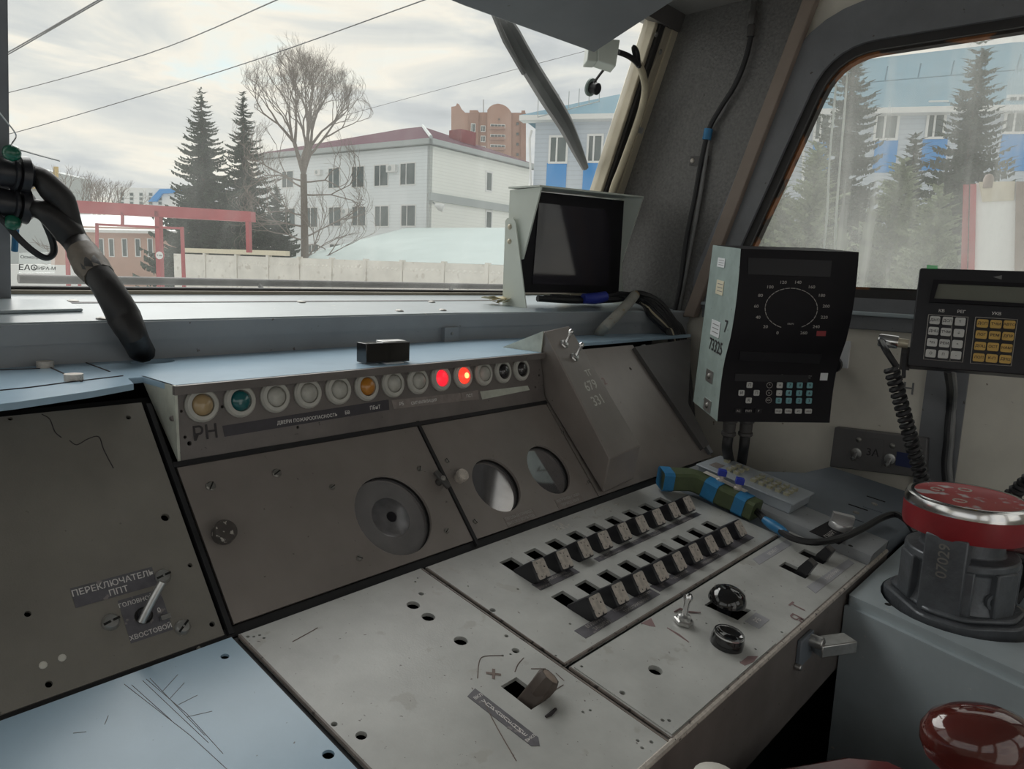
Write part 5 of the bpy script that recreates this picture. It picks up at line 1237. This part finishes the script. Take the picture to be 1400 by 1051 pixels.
# ---- white office building with maroon roof
dl = V((-.113, .994, 0)).normalized(); dr = V((dl.y, -dl.x, 0))
Cw = far(585, 365, 62)
WLf = Plane(Cw, -dl, ZU); WRf = Plane(Cw, dr, ZU)
ze = WLf.at(585, 200).z; Lr = WRf.uv(721, 300)[0]; Ll = -WLf.uv(352, 300)[0]
wb = thing('office_building', (Cw.x, Cw.y, GROUND), 'white sided office building with maroon hipped roof', 'building')
o_ = MB(); o_.slab([Cw + V((0, 0, GROUND)), Cw + V((0, 0, ze)), Cw + dl * Ll + V((0, 0, ze)), Cw + dl * Ll + V((0, 0, GROUND))], .3, 'siding_shaded'); o_.build('wall', wb)
o_ = MB(); o_.slab([Cw + dr * Lr + V((0, 0, GROUND)), Cw + dr * Lr + V((0, 0, ze)), Cw + V((0, 0, ze)), Cw + V((0, 0, GROUND))], .3, 'siding_sunlit'); o_.build('wall', wb)
ov = .45
def ec(a, c, z): return Cw + dl * a + dr * c + V((0, 0, z))
z1 = ze; z2 = WLf.at(585, 191).z
o_ = MB(); o_.slab([ec(-ov, -ov, z1), ec(-ov, -ov, z2), ec(Ll, -ov, z2), ec(Ll, -ov, z1)], .2, 'fascia'); o_.slab([ec(-ov, Lr + ov, z1), ec(-ov, Lr + ov, z2), ec(-ov, -ov, z2), ec(-ov, -ov, z1)], .2, 'fascia'); o_.slab([ec(-ov, -ov, z1), ec(Ll, -ov, z1), ec(Ll, Lr + ov, z1), ec(-ov, Lr + ov, z1)], .1, 'fascia'); o_.build('fascia', wb)
Ap = hit(578, 173, Cw, (dl - dr).normalized()); A2 = Ap + dl * max(2, Ll - 2 * (Ap - Cw).dot(dl))
for pts, m in (([ec(-ov, -ov, z2), Ap, A2, ec(Ll, -ov, z2)], 'roof_maroon'), ([ec(-ov, Lr + ov, z2), Ap, ec(-ov, -ov, z2)], 'roof_maroon'), ([ec(Ll, Lr + ov, z2), A2, Ap, ec(-ov, Lr + ov, z2)], 'roof_maroon')):
    o_ = MB(); o_.slab(pts, .08, m); o_.build('roof_slope', wb)
o_ = MB(); o_.tube([ec(-ov, -ov, z2 + .05), Ap + V((0, 0, .05))], .16, 'fascia', 6); o_.build('hip_cap', wb)
o_ = MB(); cc = hit(632, 196, Cw + dl * 4, dl); o_.bb(cc.x - 1.0, cc.x + 1.0, cc.y - .8, cc.y + .8, cc.z - 1.4, cc.z + 1.1, 'roof_red'); o_.build('chimney', wb)
wz = lambda x, y: (340 + x * .343, 40 + y * .343)
for x0, x1, y0, y1 in ((135, 178, 567, 630), (320, 362, 555, 632), (413, 460, 548, 628), (503, 555, 543, 623), (606, 663, 535, 618), (145, 185, 715, 785), (230, 275, 712, 787), (322, 368, 710, 783), (415, 466, 708, 782), (505, 557, 706, 784), (610, 664, 703, 783), (145, 185, 858, 900), (235, 278, 860, 905), (325, 370, 858, 910)):
    window(wb, WLf, *[wz(x0, 0)[0], wz(x1, 0)[0], wz(0, y0)[1], wz(0, y1)[1]], fr=.10, mull=1)
for x0, x1, y0, y1 in ((948, 967, 572, 642), (947, 966, 728, 790)): window(wb, WRf, *[wz(x0, 0)[0], wz(x1, 0)[0], wz(0, y0)[1], wz(0, y1)[1]], fr=.16, mull=0)
for x0, x1, y0, y1 in ((558, 595, 540, 572), (272, 295, 560, 583), (378, 408, 715, 740)):
    a, c = WLf.at(*wz(x0, y1)), WLf.at(*wz(x1, y0)); o_ = MB(); u0, v0 = WLf.uv(*wz(x0, y1)); u1, v1 = WLf.uv(*wz(x1, y0)); o_.prism(WLf.F(), rect(u0, u1, v0, v1), 0, .35, 'window_white'); o_.cyl(WLf.M(WLf.pt((u0 * .6 + u1 * .4), (v0 + v1) / 2, .35)), (v1 - v0) * .36, .02, 'fascia', 14); o_.build('air_conditioner', wb, bev=.03)
o_ = MB(); u0, v0 = WRf.uv(*wz(718, 660)); u1, v1 = WRf.uv(*wz(1045, 700)); o_.prism(WRf.F(), rect(-.1, Lr, v0 - .45, v0 + .2), 0, .25, 'fascia'); o_.build('cornice', wb)
o_ = MB(); c_ = WRf.at(*wz(755, 705), .9); o_.tube([WRf.at(*wz(735, 690)), c_], .06, 'fascia', 6); o_.lathe(frame(c_, (.4, -.5, -.2)), [(.12, -.3), (.32, .1), (.34, .45), (.28, .5)], 'window_white', 12); o_.build('floodlight', wb)

# ---- brick tower block far behind
lk = ROT @ V((0, 0, 1)); ln = V((-lk.x, -lk.y, 0)).normalized()
TW = Plane(far(668, 250, 190), ZU.cross(ln), ZU)
tw = thing('tower_block', (TW.p.x, TW.p.y, GROUND), 'brown brick tower block with curved gable tops', 'building')
tz = lambda p: TW.uv(*p)
body_ = [(617, 420), (617, 146), (623, 145), (625, 141), (628, 143), (631, 149), (636, 154), (642, 154), (642, 150.5), (653, 150.5), (655, 153.5), (667, 153.5), (698, 154), (713, 154), (713, 151), (718, 151), (719, 420)]
o_ = MB(); o_.prism(TW.F(), [tz(p) for p in body_], -22, 0, 'brick_tower'); o_.build('wall', tw)
o_ = MB(); o_.prism(TW.F(), [tz(p) for p in [(666.5, 330), (666.5, 152), (670, 147.5), (675, 144.5), (681, 143.3), (687, 144.5), (692, 147), (696, 150.5), (699, 155), (699, 330)]], -3, 1.4, 'brick_tower'); o_.build('gable_bay', tw)
for x0, x1 in ((642, 654.5), (712, 719)):
    o_ = MB(); o_.prism(TW.F(), [tz(p) for p in [(x0, 330), (x0, 155), (x1, 155), (x1, 330)]], 0, .8, 'brick_tower_dark'); o_.build('wall_bay', tw)
TB = Plane(TW.pt(0, 0, 1.4), TW.ex, TW.ey); TB2 = Plane(TW.pt(0, 0, .8), TW.ex, TW.ey)
for k_ in range(6):
    dy = 14 * k_
    window(tw, TB, 671, 690, 170.5 + dy, 174.5 + dy, fr=.12, mull=3, w=.2)
    o_ = MB(); o_.prism(TB.F(), [tz(p) for p in ((670, 179 + dy), (690, 179 + dy), (690, 175.2 + dy), (670, 175.2 + dy))], 0, 1.0, 'brick_tower_dark'); o_.build('balcony', tw)
    window(tw, TW, 658, 663, 172.5 + dy, 179.5 + dy, fr=.15, mull=1, w=.2)
    window(tw, TB2, 644.5, 649.5, 169.5 + dy, 180 + dy, fr=.12, mull=1, w=.2, m='window_white')
    window(tw, TW, 706, 709, 167.5 + dy, 171 + dy, fr=.06, mull=0, w=.2, m='brick_tower_dark')
window(tw, TB, 681.6, 683, 162, 164.5, fr=.06, mull=0, w=.2, m='brick_tower_dark')
o_ = MB(); o_.tube([TW.at(661, 153.5, -5), TW.at(661, 136, -5)], .12, 'fascia', 5); o_.build('aerial', tw)

# ---- blue grey building along the right
db = V((-.429, .903, 0)).normalized()
BB = Plane(far(770, 372, 44), -db, ZU)
bb_ = thing('blue_panel_building', (BB.p.x, BB.p.y, GROUND), 'pale blue grey building with bright blue panels and slate blue roof', 'building')
zE = BB.at(770, 167).z; uL = BB.uv(727, 300)[0]; uR = 46.
o_ = MB(); o_.prism(BB.F(), rect(uL, uR, GROUND - BB.p.z, zE - BB.p.z), -9, 0, 'siding_blue'); o_.build('wall', bb_)
e0 = BB.pt(uL - .8, zE - BB.p.z, .8); e1 = BB.pt(uR, zE - BB.p.z, .8)
o_ = MB(); o_.slab([e0, e1, e1 + V((0, 0, .28)), e0 + V((0, 0, .28))], .9, 'window_white'); o_.build('gutter', bb_)
RS = Plane(e0 + V((0, 0, .28)), BB.ex, (-BB.n.x * .9, -BB.n.y * .9, .436))
if RS.n.z < 0: RS = Plane(RS.p, -RS.ex, RS.ey)
lr_u = (e1 - e0).length
rp_ = [e0 + V((0, 0, .28)), e1 + V((0, 0, .28)), RS.at(1900, 30), RS.at(1385, 58), RS.at(1140, 86), RS.at(840, 130)]
o_ = MB(); o_.slab(rp_, .1, 'roof_blue'); o_.build('roof_slope', bb_)
o_ = MB(); o_.slab([e0 + V((0, 0, .28)), RS.at(840, 130), e0 + V((0, 0, .28)) - BB.n * 14], .1, 'roof_blue'); o_.build('roof_slope', bb_)
o_ = MB(); d0 = RS.at(1148, 84); o_.lathe(T(d0.x, d0.y, d0.z - .4), [(.9, 0), (1e-6, 1.0)], 'roof_blue', 4); o_.build('roof_vent', bb_)
for x0, x1, y0, y1 in ((753, 774, 188, 221), (805, 822, 186, 220), (1199, 1226, 146, 189), (1270, 1290, 141, 187), (1377, 1404, 133, 180), (1116, 1132, 152, 190)): window(bb_, BB, x0, x1, y0, y1, fr=.12, mull=1, w=.08)
for q in ([(748, 223), (775, 223), (775, 300), (748, 300)], [(798, 222), (826, 222), (826, 300), (798, 300)], [(1197, 192), (1228, 191), (1228, 236), (1197, 236)], [(1262, 189), (1296, 188), (1296, 233), (1262, 234)], [(1370, 183), (1410, 181), (1410, 234), (1370, 235)], [(1112, 195), (1136, 194), (1136, 240), (1112, 240)]):
    p_ = [BB.uv(a, c) for a, c in q]; u0 = p_[0][0]; u1 = p_[1][0]; v1 = p_[0][1]; v0 = p_[2][1]
    o_ = MB(); o_.prism(BB.F(), rect(u0, u1, v0, v1), 0, .04, 'panel_blue'); o_.build('blue_panel', bb_)
for q in ([(727, 178), (724, 190), (728, 320)], [(1104, 130), (1099, 145), (1097, 300)]):
    o_ = MB(); o_.tube([BB.at(a, c, .15) for a, c in q], .07, 'window_white', 6); o_.build('downpipe', bb_)
o_ = MB(); r0 = [RS.at(a, c, .75) for a, c in ((1120, 118), (1480, 88))]; r1 = [RS.at(a, c, .45) for a, c in ((1120, 118), (1480, 88))]
o_.tube(r0, .035, 'roof_blue', 5); o_.tube(r1, .03, 'roof_blue', 5); o_.build('roof_rail', bb_)
for t in range(9):
    a = RS.at(lerp(1120, 1480, t / 8), lerp(118, 88, t / 8), .0); o_ = MB(); o_.tube([a, a + RS.n * .8], .04, 'roof_blue', 5); o_.build('rail_post', bb_)
o_ = MB()
for k_ in range(7):
    a = RS.at(735 + k_ * 14, 160 - k_ * 3.6, .0); o_.tube([a, a + V((0, 0, 1.0))], .03, 'fascia', 4)
o_.tube([RS.at(735, 160, .6), RS.at(819, 138.5, .6)], .03, 'fascia', 4); o_.build('roof_rail', bb_)

# ---- shed with pale roof
sh = thing('shed', far(560, 400, 46), 'low shed with wide pale green metal roof behind the fence', 'shed')
s0, s1, s2, s3 = far(396, 352.5, 50), far(720, 363, 38.5), far(740, 311, 50), far(555, 311.5, 60)
o_ = MB(); o_.slab([s0, s1, s2, s3], .1, 'shed_roof'); o_.build('roof_slope', sh)
o_ = MB(); o_.slab([V((s0.x, s0.y, GROUND)), V((s1.x, s1.y, GROUND)), s1 - V((0, 0, .1)), s0 - V((0, 0, .1))], .2, 'concrete'); o_.build('wall', sh)
o_ = MB(); o_.slab([s0, s3, V((s3.x, s3.y, GROUND)), V((s0.x, s0.y, GROUND))], .2, 'concrete'); o_.build('wall', sh)

# ---- concrete panel fence
def fpt(px): # top line of the fence
    t = (px - 255) / (690 - 255); return far(px, lerp(347.5, 362, t), lerp(45, 34.5, t))
f0, f1 = fpt(255), fpt(690)
fd = V((f1.x - f0.x, f1.y - f0.y, 0)).normalized(); fn = V((fd.y, -fd.x, 0))
FP = Plane(V((f0.x, f0.y, 0)), fd, ZU)
edges = [238, 281, 324, 367, 409, 453, 499.5, 549, 606, 666, 735, 815]
ft_ = (f0.z + f1.z) / 2
fnc = thing('concrete_fence', (FP.p.x, FP.p.y, GROUND), 'pale concrete panel fence below the office building', 'fence')
for i in range(len(edges) - 1):
    u0, u1 = FP.uv(edges[i], 380)[0], FP.uv(edges[i + 1], 380)[0]
    o_ = MB(); o_.prism(FP.F(), rect(u0 + .03, u1 - .03, GROUND, ft_), -.14, 0, 'concrete')
    n = 7; wz_ = (u1 - u0 - .3) / n
    o_.prism(FP.F(), rect(u0 + .12, u1 - .12, GROUND + .2, ft_ - .42), 0, .05, 'concrete')
    for k_ in range(n): o_.lathe(FP.M(FP.pt(u0 + .15 + wz_ * (k_ + .5), ft_ - .42, .0)), [(wz_ * .42, 0), (wz_ * .2, .05), (1e-6, .06)], 'concrete', 6)
    o_.build('fence_panel', fnc)
    if i: o_ = MB(); o_.prism(FP.F(), rect(u0 - .09, u0 + .09, GROUND, ft_ + .08), -.2, .1, 'concrete'); o_.build('fence_post', fnc)
o_ = MB(); o_.prism(FP.F(), rect(FP.uv(252, 380)[0], FP.uv(392, 380)[0], ft_ + .09, ft_ + .36), -.25, .08, 'sticker_cream'); o_.build('pale_beam', label='pale cream beam lying along the fence top under the spruces', cat='beam')
# ---- red gate
GT = Plane(far(220, 350, 28), ZU.cross(ln), ZU)
gt_ = thing('gate', (GT.p.x, GT.p.y, GROUND), 'red painted steel yard gate with long overhead beam', 'gate')
def bar(q, name, th=.3, m='gate_red'):
    o = MB(); o.prism(GT.F(), [GT.uv(a, c) for a, c in q], -th, 0, m); return o.build(name, gt_)
bar([(60, 271), (343, 289), (343.5, 303), (60, 288)], 'overhead_beam', .5)
bar([(211, 288), (217, 288), (221, 420), (215, 420)], 'post'); bar([(335.5, 302), (340, 302), (341, 345), (336.5, 345)], 'post')
bar([(130, 305), (248, 310.5), (248, 313.5), (130, 308)], 'cross_bar', .1); bar([(130, 305), (133, 305), (134, 420), (131, 420)], 'post', .1); bar([(246, 310), (250, 310), (254, 420), (250, 420)], 'post', .1)
bar([(165, 290), (168, 290), (168, 307), (165, 307)], 'hanger', .1)
bar([(88, 300), (92, 300), (96, 420), (91, 420)], 'post', .1); bar([(105, 330), (108, 330), (110, 420), (107, 420)], 'post', .1)
o_ = MB(); Mx = GT.Mpx(218.5, 349, .15); o_.cyl(Mx, .18, .03, 'gate_red', 20); o_.cyl(Mx, .145, .032, 'window_white', 20); o_.text(Mx @ T(0, 0, .034), '5 км', .10, 'ink_black'); o_.build('round_sign', label='small round white road sign with red rim on the gate post', cat='sign')

# ---- left background buildings
LB = Plane(far(170, 350, 62), ZU.cross(ln), ZU)
lbg = thing('brick_house', (LB.p.x, LB.p.y, GROUND), 'low pinkish brick building behind the red gate', 'building')
o_ = MB(); o_.prism(LB.F(), [LB.uv(a, c) for a, c in ((70, 420), (238, 420), (238, 312), (70, 308))], -8, 0, 'brick_pink'); o_.build('wall', lbg)
o_ = MB(); o_.slab([LB.at(60, 312, .6), LB.at(246, 316, .6), LB.at(232, 296, -6), LB.at(70, 292, -6)], .25, 'window_white'); o_.build('roof', lbg)
for x in (104, 118, 136, 150, 168, 186, 203, 217): window(lbg, LB, x, x + 5.5, 327, 350, fr=.07, mull=0)
o_ = MB(); o_.prism(LB.F(), [LB.uv(a, c) for a, c in ((60, 460), (235, 460), (235, 364), (60, 362))], 12, 12.2, 'window_white'); o_.build('yard_wall', label='pale yard wall in front of the brick building', cat='wall')
AP_ = Plane(far(200, 300, 210), ZU.cross(ln), ZU)
ab = thing('apartment_block', (AP_.p.x, AP_.p.y, GROUND), 'distant white apartment block with blue roof piece', 'building')
o_ = MB(); o_.prism(AP_.F(), [AP_.uv(a, c) for a, c in ((155, 390), (250, 390), (250, 258), (155, 256))], -15, 0, 'window_white'); o_.build('wall', ab)
for r_ in range(3):
    for c in range(5): window(ab, AP_, 165 + c * 13, 169 + c * 13, 264 + r_ * 6, 267.5 + r_ * 6, fr=.15, mull=0, m='fascia')
o_ = MB(); o_.prism(AP_.F(), [AP_.uv(a, c) for a, c in ((205, 276), (221, 259), (262, 258), (262, 263), (224, 265), (216, 276))], .2, 1.2, 'panel_blue'); o_.build('blue_roof', ab)
YB = Plane(far(50, 240, 95), ZU.cross(ln), ZU)
yb = thing('ochre_house', (YB.p.x, YB.p.y, GROUND), 'grey house with ochre yellow corner at the far left', 'building')
o_ = MB(); o_.prism(YB.F(), [YB.uv(a, c) for a, c in ((-40, 360), (76, 360), (76, 236), (40, 226), (-40, 222))], -8, 0, 'fascia'); o_.build('wall', yb)
o_ = MB(); o_.prism(YB.F(), [YB.uv(a, c) for a, c in ((-20, 258), (74, 258), (74, 252), (-20, 252))], 0, .3, 'yellow_ochre'); o_.prism(YB.F(), [YB.uv(a, c) for a, c in ((73, 258), (80, 258), (80, 228), (75, 228))], 0, .3, 'yellow_ochre'); o_.build('ochre_band', yb)

# ---- pale cabinet with maroon posts outside the side window
PC = px_plane(1355, 310, 7.0, -ray(1355, 310) * V((1, 1, 0)))
pc = thing('trackside_cabinet', (PC.p.x, PC.p.y, GROUND), 'pale cabinet with maroon corner posts outside the side window', 'cabinet')
def pcp(q, a, b_, m, name): o = MB(); o.prism(PC.F(), [PC.uv(x, y) for x, y in q], a, b_, m); return o.build(name, pc)
pcp([(1334, 250), (1389, 249), (1382, 640), (1326, 640)], -.5, 0, 'window_white', 'door_panel')
pcp([(1317, 253), (1325, 253), (1316, 640), (1306, 640)], -.1, .05, 'red_side', 'corner_post'); pcp([(1326.5, 252), (1335, 252), (1327, 640), (1317, 640)], -.1, .03, 'gate_red', 'corner_post')
pcp([(1389, 249), (1420, 249), (1415, 640), (1382, 640)], -.1, .05, 'brown_trim', 'corner_post'); pcp([(1338, 249), (1388, 248), (1386, 274), (1343, 276)], 0, .02, 'cream_trim', 'top_plate')
o_ = MB(); c_ = PC.at(1351, 250); o_.lathe(T(*c_), [(.045, -.05), (.045, .04), (.03, .075), (1e-6, .085)], 'brown_trim', 12); o_.build('pin', pc)

# ---- trees
def spruce(px, top, depth, rad, name_label, mname='spruce', seed=1, droop=.35, dens=1.0, group=None, cat='tree', nm='spruce_tree'):
    rnd = random.Random(seed)
    tp_ = far(px, top, depth); base = V((tp_.x, tp_.y, GROUND)); H = tp_.z - GROUND
    t_ = thing(nm, base, name_label, cat, group)
    o = MB(); o.tube([base, base + V((0, 0, H * .5)), base + V((0, 0, H * .98))], [.16 * H / 10, .10 * H / 10, .015], 'bark', 7); o.build('trunk', t_)
    vs = []; fs = []
    def tri(a, b_, c): i = len(vs); vs.extend((a, b_, c)); fs.append((i, i + 1, i + 2))
    nl = int(58 * dens)
    for l in range(nl):
        f = (l + .5) / nl; z = H * (.08 + .92 * f); R = rad * (1 - f) ** .85 * rnd.uniform(.8, 1.12) + .12
        nb = int(9 + 5 * (1 - f))
        a0 = rnd.uniform(0, 6.28)
        for k in range(nb):
            a = a0 + 6.283 * k / nb + rnd.uniform(-.25, .25); d = V((math.cos(a), math.sin(a), 0)); sd_ = V((-d.y, d.x, 0))
            L_ = R * rnd.uniform(.55, 1.2); p0 = base + V((0, 0, z + rnd.uniform(-.035, .035) * H)); ns = max(4, int(5 + L_ * 2.2)); prev = p0
            for s in range(1, ns + 1):
                q = s / ns; pz = -droop * L_ * math.sin(q * 2.0) * .7 + .18 * L_ * q * q
                p = p0 + d * (L_ * q) + V((0, 0, pz)); wd = L_ * .20 * (1.05 - q * .75) + .05
                for sg in (-1, 1):
                    e_ = prev + sd_ * sg * wd * rnd.uniform(.7, 1.2) + d * wd * .7 + V((0, 0, -wd * rnd.uniform(.1, .5)))
                    tri(prev, p, e_)
                    if rnd.random() < .7: tri(prev, e_, prev + V((0, 0, -wd * rnd.uniform(.5, 1.0))) + d * wd * .3)
                tri(prev, p + V((0, 0, .03)), p + V((0, 0, -wd * .8)))
                prev = p
            tri(prev - sd_ * .06, prev + sd_ * .06, prev + d * .22 + V((0, 0, .05)))
    for k in range(6): tri(base + V((-.06, 0, H * .95)), base + V((.06, 0, H * .95)), base + V((rnd.uniform(-.1, .1), rnd.uniform(-.1, .1), H + rnd.uniform(0, .25))))
    o = MB(); o.add(vs, fs, mname); o.build('foliage', t_)
    return t_
spruce(275, 128, 50, 4.3, 'tall dark spruce left of the bare tree, left one of two', seed=3)
spruce(332, 130, 53, 3.7, 'tall dark spruce behind the bare tree, right one of two', seed=5)
spruce(378, 255, 52, 2.8, 'short dark spruce at the foot of the bare tree', seed=8)
spruce(248, 300, 48, 1.8, 'small dark conifer beside the red gate beam', seed=9)
spruce(1172, 58, 24, 2.6, 'tall spruce seen through the hazy side window, left one', seed=11)
spruce(1342, 66, 21, 2.5, 'tall spruce right in the side window above the pale cabinet', seed=12)
for i, (px, top, d, r, lab) in enumerate(((1065, 225, 19, 2.0, 'pale green young pine at the left edge of the side window'), (1118, 205, 18, 1.7, 'pale green young pine before the left spruce in the side window'), (1235, 225, 18, 2.0, 'pale green young pine midway in the side window'), (1285, 262, 16, 1.6, 'pale green young pine beside the pale cabinet'), (1252, 190, 22, 1.4, 'slim dark conifer between the two spruces in the side window'))):
    spruce(px, top, d, r, lab, 'pine_light' if i < 4 else 'spruce', seed=20 + i, droop=-.25 if i < 4 else .3, dens=.8, nm='pine_tree')

def bare_tree(px, by, depth, topy, label, seed, levels=7, spread=.55, thick=.17, cat='tree', group=None, fork=.36, m='twig', limbs=6, L0f=.25, up=.1, Rmax=0):
    rnd = random.Random(seed); tp_ = far(px, topy, depth); base = V((tp_.x, tp_.y, GROUND)); H = tp_.z - GROUND
    t_ = thing('bare_tree', base, label, cat, group)
    o = MB(); tw_ = MB()
    def br(p, d, L_, r, lev):
        n = 3; pts = [p]; q = p; dd = d.copy()
        for i in range(n):
            off = V((base.x - q.x, base.y - q.y, 0)); pull = max(0, off.length - Rmax * .80) / Rmax if Rmax else 0
            dd = (dd + off.normalized() * pull * .55 + V((rnd.uniform(-.16, .16), rnd.uniform(-.16, .16), rnd.uniform(-.04, .12)))).normalized() if off.length > 0 else dd; q = q + dd * (L_ / n); pts.append(q)
        (o if lev > levels - 3 else tw_).tube(pts, [r, r * .9, r * .8, r * .68], m, 6 if lev > levels - 3 else 3)
        if lev <= 0: return
        k = 2 if rnd.random() < .55 else 3
        for j in range(k):
            a = rnd.uniform(0, 6.283); s = spread * rnd.uniform(.55, 1.15)
            u = dd.cross(V((math.cos(a), math.sin(a), .3))).normalized()
            nd_ = (dd * math.cos(s) + u * math.sin(s) + V((0, 0, up))).normalized()
            br(pts[-1] if j < 2 else pts[2], nd_, L_ * rnd.uniform(.68, .86), r * .64, lev - 1)
    fz_ = base + V((0, 0, H * fork))
    o.tube([base, base.lerp(fz_, .5) + V((.1, .05, 0)), fz_], [thick * 1.3, thick, thick * .85], 'bark', 9)
    L0 = H * (1 - fork) * L0f
    for j in range(4):
        a = j * 1.57 + rnd.uniform(-.4, .4); br(fz_, V((math.cos(a) * .36, math.sin(a) * .36, 1)).normalized(), L0, thick * .62, levels)
    for j in range(limbs):
        a = rnd.uniform(0, 6.28); z = H * rnd.uniform(.12, fork); br(base + V((0, 0, z)), V((math.cos(a), math.sin(a), rnd.uniform(-.05, .5))).normalized(), H * .10, thick * .28, max(2, levels - 3))
    o.build('trunk', t_); x_ = tw_.build('twigs', t_); x_['kind'] = 'stuff'
    return t_
bare_tree(414, 340, 47, 52, 'tall bare leafless tree in front of the office building', 6, 8, .50, .25, fork=.52, limbs=12, L0f=.235, up=.05, Rmax=3.4)
bare_tree(78, 300, 95, 205, 'broad bare tree above the taped cables at far left', 13, 5, .6, .25, fork=.3)
bare_tree(140, 300, 92, 214, 'bare tree between the far left tree and the apartment block', 17, 5, .6, .22, fork=.3)
bare_tree(112, 300, 105, 222, 'small bare tree behind the two at far left', 19, 5, .65, .2, fork=.3)

# ---- overhead wires
for i, (q, r, lab) in enumerate((([(-40, 95, 9), (10, 72, 12), (152, -10, 8)], .010, 'overhead wire at top left, upper of the close pair'), ([(-40, 100, 9.2), (10, 75, 12.2), (132, 4, 8.4), (160, -13, 8)], .010, 'overhead wire at top left, lower of the close pair'),
                                 ([(-60, 139, 26), (10, 127, 24), (200, 74, 18), (378, 0, 13), (420, -20, 12)], .013, 'overhead wire crossing the sky above the tree'), ([(-60, 196, 30), (25, 180, 28), (300, 98, 22), (580, 0, 16), (640, -22, 15)], .015, 'overhead wire crossing the sky in front of the bare tree'), ([(470, 158, 70), (640, 112, 60), (830, 62, 52)], .02, 'thin distant wire above the tower block'))):
    o_ = MB(); o_.tube([far(*p) for p in q], r, 'cable_black', 5, 6); o_.build('overhead_wire', label=lab, cat='wire')
